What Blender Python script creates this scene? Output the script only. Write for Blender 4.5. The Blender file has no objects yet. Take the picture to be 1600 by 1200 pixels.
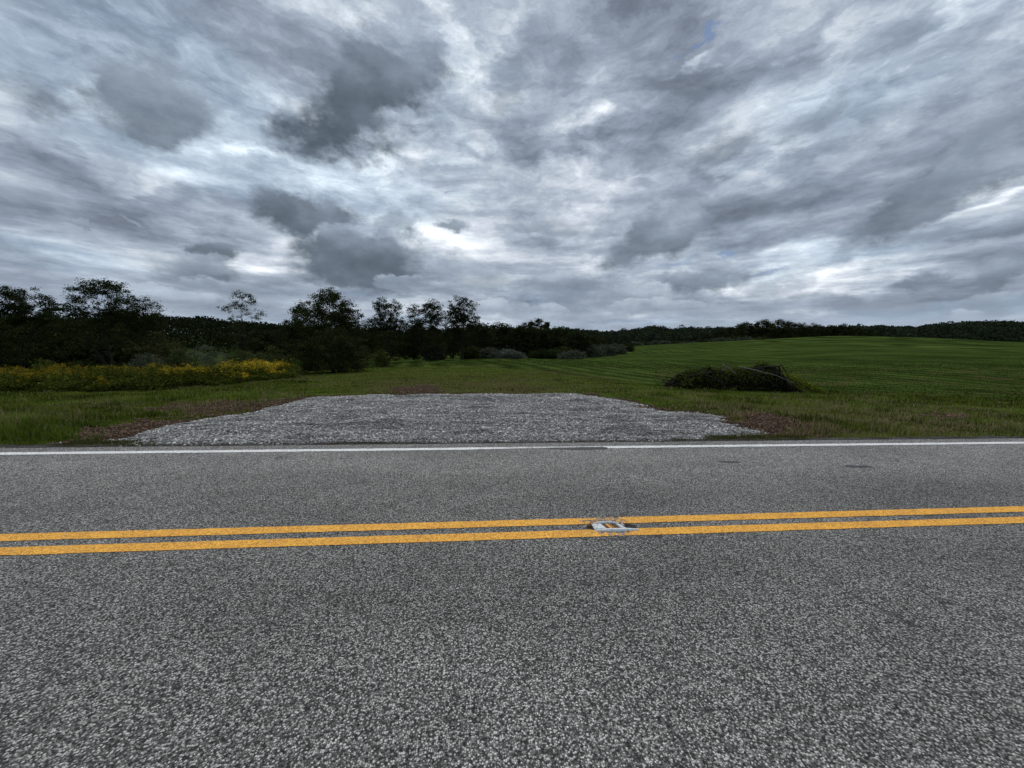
import bpy, math, random
import numpy as np
from mathutils import Matrix, Vector
rad = math.radians
scene = bpy.context.scene
C = scene.collection
rng = np.random.default_rng(7)

# ------------------------------------------------------------------ camera
H = 1.7; F = 601.0
YAW = rad(5.1); PITCH = rad(5.23); ROLL = rad(0.70)
fl = np.array([math.sin(YAW), math.cos(YAW), 0.0])        # level heading
rl = np.array([math.cos(YAW), -math.sin(YAW), 0.0])
up = np.array([0, 0, 1.0])
fw = fl * math.cos(PITCH) - up * math.sin(PITCH)
uw = up * math.cos(PITCH) + fl * math.sin(PITCH)
cr = rl * math.cos(ROLL) + uw * math.sin(ROLL)
cu = uw * math.cos(ROLL) - rl * math.sin(ROLL)
cam_d = bpy.data.cameras.new("camera")
cam = bpy.data.objects.new("camera", cam_d); C.objects.link(cam)
cam_d.sensor_width = 36; cam_d.lens = F / 1600 * 36
cam_d.clip_start = 0.05; cam_d.clip_end = 6000
M = Matrix.Identity(4)
for i in range(3):
    M[i][0] = cr[i]; M[i][1] = cu[i]; M[i][2] = -fw[i]
M[2][3] = H
cam.matrix_world = M
scene.camera = cam
scene.view_settings.view_transform = 'Standard'
scene.view_settings.look = 'None'
scene.view_settings.exposure = 0.28
scene.view_settings.gamma = 1.0
scene.view_settings.use_curve_mapping = False

def ray(px, py):
    d = fw + cr * ((px - 800) / F) - cu * ((py - 600) / F)
    return d / np.linalg.norm(d)

# ------------------------------------------------------------------ node helper
class NT:
    def __init__(s, nt): s.nt = nt
    def n(s, kind, **kw):
        nd = s.nt.nodes.new(kind)
        for k, v in kw.items(): setattr(nd, k, v)
        return nd
    def put(s, sock, v):
        if v is None: return
        if isinstance(v, bpy.types.NodeSocket): s.nt.links.new(v, sock)
        else:
            if sock.type == 'RGBA' and len(v) == 3: v = tuple(v) + (1,)
            sock.default_value = v
    def m(s, op, a, b=None, c=None, clamp=False):
        nd = s.n('ShaderNodeMath', operation=op, use_clamp=clamp)
        s.put(nd.inputs[0], a); s.put(nd.inputs[1], b); s.put(nd.inputs[2], c)
        return nd.outputs[0]
    def v(s, op, a, b=None, sc=None):
        nd = s.n('ShaderNodeVectorMath', operation=op)
        s.put(nd.inputs[0], a)
        if b is not None: s.put(nd.inputs[1], b)
        if sc is not None: s.put(nd.inputs['Scale'], sc)
        return nd.outputs['Value'] if op in ('LENGTH', 'DOT_PRODUCT', 'DISTANCE') else nd.outputs[0]
    def xyz(s, x, y, z):
        nd = s.n('ShaderNodeCombineXYZ')
        for i, q in enumerate((x, y, z)): s.put(nd.inputs[i], q)
        return nd.outputs[0]
    def sep(s, v):
        nd = s.n('ShaderNodeSeparateXYZ'); s.put(nd.inputs[0], v); return nd.outputs
    def noise(s, vec, scale, detail=4, rough=0.5, dist=0.0, color=False, lac=2.0):
        nd = s.n('ShaderNodeTexNoise')
        s.put(nd.inputs['Vector'], vec); nd.inputs['Scale'].default_value = scale
        nd.inputs['Detail'].default_value = detail; nd.inputs['Roughness'].default_value = rough
        nd.inputs['Distortion'].default_value = dist; nd.inputs['Lacunarity'].default_value = lac
        return nd.outputs['Color' if color else 'Fac']
    def vor(s, vec, scale, out='Color', feature='F1', rand=1.0):
        nd = s.n('ShaderNodeTexVoronoi', feature=feature)
        s.put(nd.inputs['Vector'], vec); nd.inputs['Scale'].default_value = scale
        nd.inputs['Randomness'].default_value = rand
        return nd.outputs[out]
    def mr(s, v, a, b, c=0.0, d=1.0, smooth=True):
        nd = s.n('ShaderNodeMapRange', interpolation_type='SMOOTHSTEP' if smooth else 'LINEAR', clamp=False)
        s.put(nd.inputs[0], v)
        for i, q in zip((1, 2, 3, 4), (a, b, c, d)): s.put(nd.inputs[i], q)
        return nd.outputs[0]
    def ramp(s, v, stops, interp='LINEAR'):
        nd = s.n('ShaderNodeValToRGB'); s.put(nd.inputs[0], v)
        cr_ = nd.color_ramp; cr_.interpolation = interp
        while len(cr_.elements) < len(stops): cr_.elements.new(0.5)
        for e, (p, c) in zip(cr_.elements, stops):
            e.position = p; e.color = (tuple(c) + (1,)) if not isinstance(c, (int, float)) else (c, c, c, 1)
        return nd.outputs[0]
    def mix(s, f, a, b, bt='MIX'):
        nd = s.n('ShaderNodeMix', data_type='RGBA', blend_type=bt)
        s.put(nd.inputs[0], f); s.put(nd.inputs[6], a); s.put(nd.inputs[7], b)
        return nd.outputs[2]
    def attr(s, name, out='Color'):
        nd = s.n('ShaderNodeAttribute', attribute_name=name); return nd.outputs[out]

# ------------------------------------------------------------------ world
SUN_EL, SUN_AZ = rad(52), YAW + rad(-8)     # sun behind the clouds, ahead of the camera
world = bpy.data.worlds.new("World"); scene.world = world; world.use_nodes = True
world.cycles.sampling_method = 'MANUAL'; world.cycles.sample_map_resolution = 256
W = NT(world.node_tree)
for nd in list(world.node_tree.nodes): world.node_tree.nodes.remove(nd)
def azel(px, py):
    d = ray(px, py)
    a = math.atan2(np.dot(d, rl), np.dot(d, fl)); return a, math.asin(d[2])
def build_sky():
    g = W.n('ShaderNodeTexCoord').outputs['Generated']
    sx, sy, sz = W.sep(g)
    el = W.m('ARCSINE', W.m('MAXIMUM', W.m('MINIMUM', sz, 1.0), -1.0))
    dr = W.v('DOT_PRODUCT', g, tuple(rl)); df = W.v('DOT_PRODUCT', g, tuple(fl))
    az = W.m('ARCTAN2', dr, df)
    zz = W.m('ADD', W.m('MAXIMUM', sz, 0.0), 0.10)
    # cloud-deck coordinates: y runs away along the wind, clouds are drawn out along it
    u = W.m('DIVIDE', dr, zz); v = W.m('DIVIDE', df, zz)
    P = W.xyz(u, v, 0.0)
    rot = W.n('ShaderNodeMapping'); W.put(rot.inputs[0], P)
    rot.inputs['Rotation'].default_value = (0, 0, rad(14)); rot.inputs['Scale'].default_value = (1.0, 0.82, 1.0)
    P2 = rot.outputs[0]
    G2 = W.v('MULTIPLY', g, (1, 1, 2.4))
    wz = W.noise(P2, 1.0, 4, 0.5, color=True)
    P3 = W.v('ADD', P2, W.v('SCALE', W.v('SUBTRACT', wz, (.5, .5, .5)), sc=1.3))
    n1 = W.noise(P3, 0.9, 9, 0.52)
    n2 = W.noise(W.v('ADD', P3, (7.3, 2.1, 0)), 2.4, 9, 0.60)
    gw = W.noise(G2, 3.2, 7, 0.58, color=True)
    n4 = W.noise(W.v('ADD', G2, W.v('SCALE', W.v('SUBTRACT', gw, (.5, .5, .5)), sc=0.45)), 4.6, 10, 0.62)
    # angular coordinates, torn at the edges
    D = W.xyz(az, el, 0.0)
    tear = W.noise(W.v('MULTIPLY', g, (1, 1, 1.7)), 4.5, 9, 0.62, color=True)
    amp = W.m('ADD', W.m('MULTIPLY', el, 0.45), 0.10)
    Dw = W.v('ADD', D, W.v('MULTIPLY', W.v('SCALE', W.v('SUBTRACT', gw, (.5, .5, .5)), sc=amp), (1.8, 1.4, 0)))
    ampc = W.m('ADD', W.m('MULTIPLY', el, 0.26), 0.07)
    Dc = W.v('ADD', D, W.v('MULTIPLY', W.v('SCALE', W.v('SUBTRACT', tear, (.5, .5, .5)), sc=ampc), (1.6, 1.4, 0)))
    turned = {}; keep_ = []
    def blob(px, py, rx, ry, rot=0, inner=0.25, src=None, outer=1.25, smooth=True):
        a0, e0 = azel(px, py)
        a1, _ = azel(px + rx, py); _, e1 = azel(px, py - ry)
        # rotated copies of the coordinates, one for each of a few angles
        src = src or Dw; keep_.append(src); q = int(round(rot / 12.0)) * 12; key = (src.node.name, q)
        if key not in turned:
            c_, s_ = math.cos(rad(q)), math.sin(rad(q))
            turned[key] = src if q == 0 else W.xyz(W.v('DOT_PRODUCT', src, (c_, s_, 0)), W.v('DOT_PRODUCT', src, (-s_, c_, 0)), 0.0)
        c_, s_ = math.cos(rad(q)), math.sin(rad(q))
        sx_, sy_ = 1 / max(abs(a1 - a0), 1e-4), 1 / max(abs(e1 - e0), 1e-4)
        nd = W.n('ShaderNodeVectorMath', operation='MULTIPLY_ADD'); W.put(nd.inputs[0], turned[key])
        nd.inputs[1].default_value = (sx_, sy_, 0)
        nd.inputs[2].default_value = (-(a0 * c_ + e0 * s_) * sx_, -(-a0 * s_ + e0 * c_) * sy_, 0)
        l = W.v('LENGTH', nd.outputs[0])
        return W.mr(l, outer, inner, 0.0, 1.0, smooth)
    low = W.mr(el, rad(14), rad(2), 0, 1)
    val = W.m('ADD', 0.49, W.m('MULTIPLY', W.m('SUBTRACT', n1, 0.5), W.mr(low, 0, 1, .95, .4)))
    val = W.m('ADD', val, W.m('MULTIPLY', W.m('SUBTRACT', n2, 0.5), W.mr(low, 0, 1, .70, .35)))
    val = W.m('ADD', val, W.m('MULTIPLY', W.m('SUBTRACT', n4, 0.5), W.mr(el, rad(28), rad(10), 1.4, .75)))
    n5 = W.noise(W.v('MULTIPLY', g, (1, 1, 7.0)), 3.4, 7, 0.55)
    val = W.m('ADD', val, W.m('MULTIPLY', W.m('SUBTRACT', n5, 0.5), W.mr(el, rad(26), rad(9), .25, 1.15)))
    # light and dark regions of the deck: (px, py, rx, ry, rot, amount)
    for b in SKY_REGIONS:
        val = W.m('ADD', val, W.m('MULTIPLY', blob(*b[:5], inner=0.0), b[5] * (.72 if b[5] > 0 else .8)))
    col = W.ramp(val, [(0.0, (.104, .124, .156)), (.22, (.160, .188, .232)), (.42, (.248, .289, .348)), (.58, (.360, .408, .470)),
                       (.76, (.57, .615, .66)), (.92, (.86, .89, .91)), (1.0, (.98, .98, .98))])
    # mauve / steel-blue tint variation
    tn = W.noise(W.v('ADD', P2, (4.4, 3.3, 0)), 0.8, 4, 0.55)
    col = W.mix(W.mr(tn, .42, .62, 0, .75), col, W.mix(1.0, col, (1.03, 1.0, 1.01, 1), 'MULTIPLY'))
    col = W.mix(W.mr(tn, .5, .34, 0, .8), col, W.mix(1.0, col, (.93, 1.0, 1.06, 1), 'MULTIPLY'))
    # clear-sky gaps show the real sky texture
    sky = W.n('ShaderNodeTexSky', sky_type='NISHITA', sun_disc=False, sun_elevation=SUN_EL, sun_rotation=SUN_AZ)
    skyc = W.mix(1.0, sky.outputs[0], (.10, .10, .10, 1), 'MULTIPLY')
    for (px, py, rx, ry, r_, a) in SKY_GAPS:
        gm = W.m('MULTIPLY', blob(px, py, rx, ry, r_, inner=0.3, src=Dc), a)
        col = W.mix(gm, col, W.mix(0.75, skyc, (.085, .150, .29, 1)))
    # low, near cumulus: sharper torn edge, dark belly, lighter top
    cn = W.noise(W.v('MULTIPLY', g, (1, 1, 1.8)), 11.0, 7, 0.58)
    ragg = W.m('MULTIPLY', W.m('SUBTRACT', W.noise(W.v('MULTIPLY', g, (1, 1, 1.4)), 8.0, 9, 0.6), 0.5), 1.15)
    mask = None; tone = None
    for (px, py, rx, ry, r_, a, dark) in SKY_CUMULUS:
        f_ = blob(px, py, rx, ry, r_, inner=0.0, src=Dc, outer=1.7, smooth=False)
        mk = W.m('MULTIPLY', W.mr(W.m('ADD', f_, ragg), .30, .66, 0, 1), a)
        a0, e0 = azel(px, py); _, e1 = azel(px, py - ry)
        topl = W.mr(el, e0 - (e1 - e0) * .3, e0 + (e1 - e0) * 1.1, dark, dark + .30)
        if mask is None: mask, tone = mk, topl
        else:
            tone = W.mr(mk, 0.0, 0.35, tone, topl); mask = W.m('MAXIMUM', mask, mk)
    sh = W.m('ADD', W.m('MULTIPLY', W.m('SUBTRACT', cn, 0.5), 0.9), tone)
    cc = W.ramp(sh, [(0, (.078, .096, .122)), (.3, (.124, .150, .184)), (.6, (.222, .262, .316)), (1, (.50, .55, .61))])
    col = W.mix(mask, col, cc)
    col = W.mix(W.mr(el, rad(6.5), rad(1.5), 0, .38), col, (.40, .455, .53, 1))
    col = W.mix(1.0, col, (.97, 1.0, 1.03, 1), 'MULTIPLY')
    # brighter deck overhead and behind, where the photograph does not look
    bst = W.m('MULTIPLY', W.mr(el, rad(44), rad(72), 0, 1), 1.6)
    bst = W.m('ADD', bst, 1.0)
    col = W.v('SCALE', col, sc=bst)
    # below the horizon: dull ground tone
    col = W.mix(W.mr(sz, -.005, -.04, 0, 1), col, (.05, .06, .045, 1))
    col = W.v('SCALE', col, sc=10.0)
    bg = W.n('ShaderNodeBackground'); W.put(bg.inputs[0], col); bg.inputs[1].default_value = 0.1
    out = W.n('ShaderNodeOutputWorld'); W.nt.links.new(bg.outputs[0], out.inputs[0])
SKY_REGIONS = [
    (660, 55, 150, 60, -20, .34), (930, 140, 60, 160, -35, .30), (820, 150, 120, 60, 10, .22), (60, 150, 190, 55, -8, .16),
    (330, 240, 120, 22, -14, .30), (480, 290, 230, 26, -6, .20), (640, 262, 130, 26, 12, .30), (620, 345, 320, 30, -4, .22),
    (870, 300, 80, 60, -20, .26), (1220, 245, 140, 40, 20, .22), (1430, 95, 190, 30, 40, .22), (1380, 180, 140, 24, 38, .20),
    (1110, 60, 50, 30, 20, .40), (1530, 325, 170, 12, 12, .30), (900, 395, 330, 18, 0, .15), (1300, 450, 330, 14, 2, .30),
    (420, 120, 120, 30, 20, .12), (1200, 390, 240, 14, 4, .14), (350, 385, 320, 34, 0, .12), (600, 340, 340, 90, 0, .19), (250, 300, 60, 10, 8, .2), (620, 365, 240, 14, 0, .04), (880, 210, 60, 70, -20, .12), (1280, 270, 120, 30, 30, .12),
    (180, 60, 330, 70, -15, -.16), (980, 30, 130, 90, 30, -.20), (1180, 110, 150, 60, 35, -.10), (1000, 250, 220, 42, -8, -.24),
    (900, 245, 170, 26, 3, -.16), (1150, 330, 260, 40, 0, -.18), (1520, 220, 120, 60, 20, -.18), (1250, 40, 150, 45, 30, -.14),
    (200, 320, 260, 34, -5, -.12), (740, 225, 140, 24, -8, -.18), (100, 245, 200, 26, -12, -.20), (180, 305, 240, 16, -8, -.14), (1300, 365, 200, 26, 5, -.16),
    (80, 380, 240, 30, 0, -.06), (1450, 470, 200, 20, 4, -.14), (760, 470, 300, 22, 0, -.04),
]
SKY_GAPS = [(1082, 60, 20, 9, 30, .75), (1135, 397, 24, 5, 5, .7), (1050, 416, 40, 6, 8, .35), (1190, 437, 60, 6, 0, .5),
            (1440, 482, 190, 15, 4, .55), (1340, 500, 160, 8, 0, .35), (718, 305, 10, 5, 0, .5)]
SKY_CUMULUS = [   # px, py, rx, ry, rot, alpha, tone
    (570, 150, 135, 95, 22, 1.0, .17), (215, 165, 130, 72, 8, .82, .30), (1010, 375, 84, 36, 14, .95, .34),
    (480, 330, 72, 34, 0, 1.0, .25), (560, 408, 98, 50, 0, 1.0, .22), (315, 390, 36, 22, 0, .95, .32), (300, 425, 100, 28, 3, .85, .36),
    (1250, 205, 70, 42, 6, .5, .36), (1110, 215, 62, 36, 30, .5, .32), (1470, 300, 220, 38, 20, .85, .32),
    (1085, 445, 90, 22, 6, .92, .34), (710, 362, 40, 16, 0, .85, .34), (1330, 470, 110, 20, 2, .6, .45), (1540, 475, 100, 22, 8, .6, .50),
    (1585, 430, 56, 24, 25, .95, .30), (760, 440, 90, 26, 0, .55, .48), (950, 470, 120, 30, 5, .6, .55), (1570, 365, 60, 16, 8, .5, .34),
    (140, 357, 20, 7, 0, .6, .3), (232, 361, 14, 5, 0, .5, .3), (860, 352, 60, 14, 0, .4, .4), (610, 345, 30, 18, 10, .5, .36),
    (690, 425, 40, 14, 0, .6, .42), (880, 440, 70, 18, 4, .6, .50), (1000, 480, 70, 18, 0, .7, .62), (800, 485, 80, 18, 0, .7, .66), (640, 440, 60, 14, 0, .5, .5),
    (1230, 462, 60, 12, 0, .6, .5), (1440, 430, 60, 9, 0, .7, .36), (1110, 448, 46, 14, 6, .7, .3), (260, 470, 90, 16, 0, .5, .6), (1500, 492, 90, 14, 4, .6, .62), (30, 415, 30, 8, 0, .5, .4),
    (790, 145, 50, 30, 50, .4, .32), (1110, 485, 160, 22, 0, .5, .55), (420, 455, 170, 20, 0, .35, .6),
]
build_sky()
sun_d = bpy.data.lights.new("sun", 'SUN'); sun_d.energy = 1.5; sun_d.angle = rad(14); sun_d.color = (1.0, .93, .82)
sun = bpy.data.objects.new("sun", sun_d); C.objects.link(sun)
sd = Vector((math.sin(SUN_AZ) * math.cos(SUN_EL), math.cos(SUN_AZ) * math.cos(SUN_EL), math.sin(SUN_EL)))
sun.rotation_euler = sd.to_track_quat('Z', 'Y').to_euler()

# ------------------------------------------------------------------ numpy noise
def hash2(ix, iy, s):
    n = (ix.astype(np.int64) * 374761393 + iy.astype(np.int64) * 668265263 + s * 1442695041) & 0x7fffffff
    n = ((n ^ (n >> 13)) * 1274126177) & 0x7fffffff
    n = n ^ (n >> 16)
    return (n & 0xffff) / 65535.0
def vnoise(x, y, s=0):
    ix = np.floor(x); iy = np.floor(y); fx = x - ix; fy = y - iy
    fx = fx * fx * (3 - 2 * fx); fy = fy * fy * (3 - 2 * fy)
    a = hash2(ix, iy, s); b = hash2(ix + 1, iy, s); c = hash2(ix, iy + 1, s); d = hash2(ix + 1, iy + 1, s)
    return (a * (1 - fx) + b * fx) * (1 - fy) + (c * (1 - fx) + d * fx) * fy
def fbm(x, y, s=0, o=4):
    r = 0; a = .5; t = 0
    for i in range(o):
        r = r + a * vnoise(x * 2 ** i + 13.7 * i, y * 2 ** i - 5.1 * i, s + i); t += a; a *= .5
    return r / t
def sstep(a, b, x):
    t = np.clip((x - a) / (b - a), 0, 1); return t * t * (3 - 2 * t)

# ------------------------------------------------------------------ terrain
T_PX = np.array([-500, 0, 250, 450, 600, 750, 900, 1000, 1150, 1300, 1450, 1600, 2300.])
T_D = np.array([5, 7, 10, 15, 20, 30, 45, 65, 100, 160, 220, 300, 420, 620, 900, 2500.])
T_Z = np.array([
 [-.07]*13,
 [-.10,-.08,-.06,-.05,-.05,-.05,-.05,-.05,-.05,-.06,-.07,-.08,-.10],
 [-.25,-.20,-.14,-.06,-.03,-.03,-.03,-.03,-.05,-.08,-.12,-.14,-.16],
 [-.7,-.60,-.45,-.22,-.08,-.04,-.04,-.06,-.12,-.20,-.26,-.30,-.34],
 [-.9,-.83,-.63,-.38,-.22,-.10,-.10,-.15,-.30,-.38,-.50,-.60,-.7],
 [-1.5,-1.4,-1.2,-.60,-.40,-.10,-.16,-.38,-.60,-.60,-.70,-.80,-.9],
 [-2,-2,-2,-1.1,-.55,.12,.05,-.15,-.50,-.15,.20,.35,.3],
 [-2,-2.2,-2.2,-1.8,-.7,.05,.0,.30,.25,1.0,1.5,1.6,1.4],
 [-1.5,-2,-2,-2,-1.5,-.5,-.4,1.0,1.5,2.8,3.4,3.2,3.0],
 [3,4,3.5,1,0,-.5,.5,3.0,4.7,7.3,6.8,6.0,5],
 [5,5,4,2,1,0,1,4.3,8.3,11.6,11.1,9.0,7],
 [5,5,4,3,2,2,2,4.5,7,9,8,7,6],
 [10,8,6,6,6,6,7,9,10,12,13,14,15],
 [30,25,20,17,16,17,20,24,24,26,29,38,40],
 [30,25,20,17,16,17,20,24,24,26,29,38,40],
 [30,25,20,17,16,17,20,24,24,26,29,38,40]], float)
_lx = np.linspace(-500, 2300, 281); _ld = np.linspace(math.log(5), math.log(2500), 260)
def _grid():
    rows = np.array([np.interp(_lx, T_PX, r) for r in T_Z])
    ker = np.exp(-np.linspace(-2, 2, 19) ** 2); ker /= ker.sum()
    rows = np.array([np.convolve(np.pad(r, 9, 'edge'), ker, 'valid') for r in rows])
    g = np.array([np.interp(_ld, np.log(T_D), rows[:, j]) for j in range(len(_lx))]).T
    k2 = np.exp(-np.linspace(-2, 2, 13) ** 2); k2 /= k2.sum()
    return np.array([np.convolve(np.pad(g[:, j], 6, 'edge'), k2, 'valid') for j in range(g.shape[1])]).T
_G = _grid()
def hz(x, y):
    """terrain height at world x, y (numpy arrays)"""
    x = np.asarray(x, float); y = np.asarray(y, float)
    dep = x * fl[0] + y * fl[1]; lat = x * rl[0] + y * rl[1]
    # depth along the heading, but never nearer than the distance across the road
    depc = np.clip(np.maximum(dep, np.abs(np.hypot(dep, lat)) * .30), 5, 2490)
    p = np.clip(800 + F * lat / depc, -499, 2299)
    gx = (p + 500) / 10.0; gy = (np.log(depc) - _ld[0]) / (_ld[1] - _ld[0])
    ix = np.clip(np.floor(gx).astype(int), 0, len(_lx) - 2); iy = np.clip(np.floor(gy).astype(int), 0, len(_ld) - 2)
    fx = gx - ix; fy = gy - iy
    z = (_G[iy, ix] * (1 - fx) + _G[iy, ix + 1] * fx) * (1 - fy) + (_G[iy + 1, ix] * (1 - fx) + _G[iy + 1, ix + 1] * fx) * fy
    flat = sstep(9.5, 7.2, y)                                    # level beside and under the road
    z = z * (1 - flat) + (-.07) * flat
    away = sstep(7.5, 14, y)
    z = z + away * (fbm(x * .35, y * .35, 3, 3) - .5) * .10 + sstep(7.2, 9, y) * (fbm(x * 1.6, y * 1.6, 9, 3) - .5) * .05
    z = z + sstep(60, 200, y) * (fbm(x * .02, y * .02, 19, 3) - .5) * 1.2
    return z
def ground(px, py, z0=None):
    """point where the photograph's line of sight meets the ground"""
    d = ray(px, py); t = H / max(-d[2], .004)
    if z0 is not None:
        t = (H - z0) / -d[2]; return np.array([d[0] * t, d[1] * t])
    ts = np.geomspace(4, 900, 3000)
    zs = hz(ts * d[0], ts * d[1]); zr = H + ts * d[2]
    k = np.argmax(zr < zs)
    return np.array([d[0] * ts[k], d[1] * ts[k]])
def at(px, dep):
    """world x,y at a heading given by photo column px and a depth in metres"""
    lat = (px - 800) / F * dep
    p = fl * dep + rl * lat
    return float(p[0]), float(p[1])
def topz(px, py, dep):
    d = ray(px, py); return H + d[2] * dep / np.dot(d, fl)

# ------------------------------------------------------------------ mesh helpers
def mesh_obj(name, V, Fc, mat=None, parent=None, col=None, smooth=False, mats=None, midx=None):
    """V (n,3); Fc (m,k) int array with equal face size, or list of such arrays"""
    if isinstance(Fc, np.ndarray): Fc = [Fc]
    me = bpy.data.meshes.new(name)
    V = np.asarray(V, np.float32)
    me.vertices.add(len(V)); me.vertices.foreach_set('co', V.ravel())
    li = np.concatenate([f.ravel() for f in Fc]).astype(np.int32)
    ln = np.concatenate([np.full(len(f), f.shape[1], np.int32) for f in Fc])
    st = np.concatenate([[0], np.cumsum(ln)[:-1]]).astype(np.int32)
    me.loops.add(len(li)); me.loops.foreach_set('vertex_index', li)
    me.polygons.add(len(ln)); me.polygons.foreach_set('loop_start', st)
    try: me.polygons.foreach_set('loop_total', ln)
    except Exception: pass
    if smooth: me.polygons.foreach_set('use_smooth', np.ones(len(ln), bool))
    me.update(calc_edges=True)
    if col is not None:
        a = me.attributes.new('Col', 'FLOAT_COLOR', 'POINT')
        c = np.ones((len(V), 4), np.float32); c[:, :3] = col
        a.data.foreach_set('color', c.ravel())
    for mt in (mats or ([mat] if mat else [])): me.materials.append(mt)
    if midx is not None: me.polygons.foreach_set('material_index', np.asarray(midx, np.int32))
    o = bpy.data.objects.new(name, me); C.objects.link(o)
    if parent: o.parent = parent
    return o
def tag(o, label=None, cat=None, group=None, kind=None):
    if label: o['label'] = label
    if cat: o['category'] = cat
    if group: o['group'] = group
    if kind: o['kind'] = kind
    return o
def empty(name, x, y, z, rz=0):
    o = bpy.data.objects.new(name, None); C.objects.link(o)
    o.location = (x, y, z); o.rotation_euler = (0, 0, rz); o.empty_display_size = .3
    return o
def copy_tree(o):
    c = o.copy(); C.objects.link(c)
    for ch in list(o.children):
        k = ch.copy(); C.objects.link(k); k.parent = c
        for g in ch.children:
            q = g.copy(); C.objects.link(q); q.parent = k
    return c

# ------------------------------------------------------------------ materials
def mat(name):
    m_ = bpy.data.materials.new(name); m_.use_nodes = True
    t = NT(m_.node_tree); b = m_.node_tree.nodes['Principled BSDF']
    b.inputs['Roughness'].default_value = .9; b.inputs['Specular IOR Level'].default_value = .2
    return m_, t, b
def bump(t, b, h, dist, strength=1.0):
    nd = t.n('ShaderNodeBump'); nd.inputs['Strength'].default_value = strength
    nd.inputs['Distance'].default_value = dist; t.put(nd.inputs['Height'], h)
    t.nt.links.new(nd.outputs[0], b.inputs['Normal'])
def asphalt_nodes(t, far=False):
    pos = t.n('ShaderNodeNewGeometry').outputs['Position']
    px_, py_, _ = t.sep(pos)
    st = t.vor(pos, 112, 'Color'); sv = t.sep(st)[0]
    ds = t.vor(pos, 112, 'Distance')
    st2 = t.sep(t.vor(pos, 66, 'Color'))[1]
    n40 = t.noise(pos, 48, 3, .7); n6 = t.noise(pos, 5, 4, .6); n1 = t.noise(t.v('MULTIPLY', pos, (.22, 1, 1)), 1.1, 4, .6)
    v = t.m('ADD', t.m('MULTIPLY', t.m('POWER', sv, 2.0), .86), t.m('MULTIPLY', st2, .20))
    v = t.m('MULTIPLY', v, t.mr(ds, .80, .25, .22, 1.0))
    v = t.m('ADD', v, t.m('MULTIPLY', t.m('SUBTRACT', n40, .5), .95))
    v = t.m('ADD', v, t.m('MULTIPLY', t.m('SUBTRACT', n6, .5), .16))
    col = t.ramp(v, [(0, (.030, .029, .027)), (.13, (.094, .091, .084)), (.34, (.245, .237, .220)), (.58, (.46, .444, .41)), (1, (.76, .73, .68))])
    # wheel-path bands paler or darker along the road, and blotches
    wy = t.m('ADD', py_, t.m('MULTIPLY', t.m('SUBTRACT', n1, .5), .7))
    band = t.ramp(t.m('DIVIDE', t.m('ADD', wy, 2.0), 9.0), [(0, .80), (.30, .92), (.42, .93), (.52, .74), (.60, .86), (.68, .78), (.76, .95), (.86, 1.16), (.93, 1.06), (1, 1.0)])
    blot = t.mr(t.noise(t.v('MULTIPLY', pos, (.5, 1, 1)), .9, 5, .6), .3, .7, .84, 1.14)
    col = t.mix(1.0, col, band, 'MULTIPLY')
    col = t.v('SCALE', col, sc=blot)
    # dark pits / ravelled spots
    pit = t.mr(t.noise(t.v('MULTIPLY', pos, (.55, 1, 1)), 2.2, 6, .70), .625, .70, 0, .60)
    col = t.mix(pit, col, (.035, .035, .036, 1))
    # hairline crazing
    w = t.v('ADD', pos, t.v('SCALE', t.v('SUBTRACT', t.noise(pos, 3, 4, .6, color=True), (.5, .5, .5)), sc=.35))
    ed = t.vor(w, 1.1, 'Distance', 'DISTANCE_TO_EDGE')
    ck = t.m('MULTIPLY', t.mr(ed, .014, .002, 0, .8), t.mr(t.noise(pos, .35, 3, .6), .50, .62, 0, 1))
    col = t.mix(ck, col, (.03, .03, .03, 1))
    h = t.m('ADD', t.m('MULTIPLY', t.m('SUBTRACT', 1.0, ds), .8), t.m('MULTIPLY', n40, 1.0))
    h = t.m('ADD', h, t.m('MULTIPLY', sv, .5))
    return pos, col, h, v
M_asph, t, b = mat('asphalt')
pos, col, h, v = asphalt_nodes(t)
t.put(b.inputs['Base Color'], col); bump(t, b, h, .010, 1.0); b.inputs['Roughness'].default_value = .85
def paint(name, c1, c2, wear):
    m_, t, b = mat(name)
    pos, ac, h, v = asphalt_nodes(t)
    n = t.noise(pos, 24, 5, .7); n2 = t.noise(pos, 3, 4, .6)
    pc = t.mix(t.mr(n2, .3, .7), c1, c2)
    pc = t.mix(t.mr(t.noise(pos, 40, 4, .7), .40, .65, 0, .45), pc, tuple(x * .62 for x in c1[:3]) + (1,))
    pc = t.v('SCALE', pc, sc=t.mr(v, .0, .30, .48, 1.05))
    ww = t.m('ADD', n, t.m('MULTIPLY', t.m('SUBTRACT', n2, .5), .35))
    wat = t.attr('Col')
    ww = t.m('ADD', ww, t.m('MULTIPLY', t.sep(wat)[0], .42))
    m = t.mr(ww, wear, wear + .10)
    t.put(b.inputs['Base Color'], t.mix(m, pc, ac)); bump(t, b, h, .006, .8); b.inputs['Roughness'].default_value = .6
    return m_
M_yel = paint('yellow_paint', (.93, .46, .060, 1), (.80, .37, .05, 1), .64)
M_wht = paint('white_paint', (.86, .85, .82, 1), (.80, .79, .76, 1), .70)
M_shoulder, t, b = mat('crumbling_shoulder')
pos, col, h, v = asphalt_nodes(t)
dn = t.noise(t.v('MULTIPLY', pos, (.6, 1.6, 1)), 4, 5, .65)
col = t.mix(t.mr(dn, .40, .60), t.v('SCALE', col, sc=.42), (.035, .027, .02, 1))
t.put(b.inputs['Base Color'], col); bump(t, b, t.m('ADD', h, t.m('MULTIPLY', dn, 3)), .02)
M_tar, t, b = mat('tar'); 
pos = t.n('ShaderNodeNewGeometry').outputs['Position']
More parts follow.
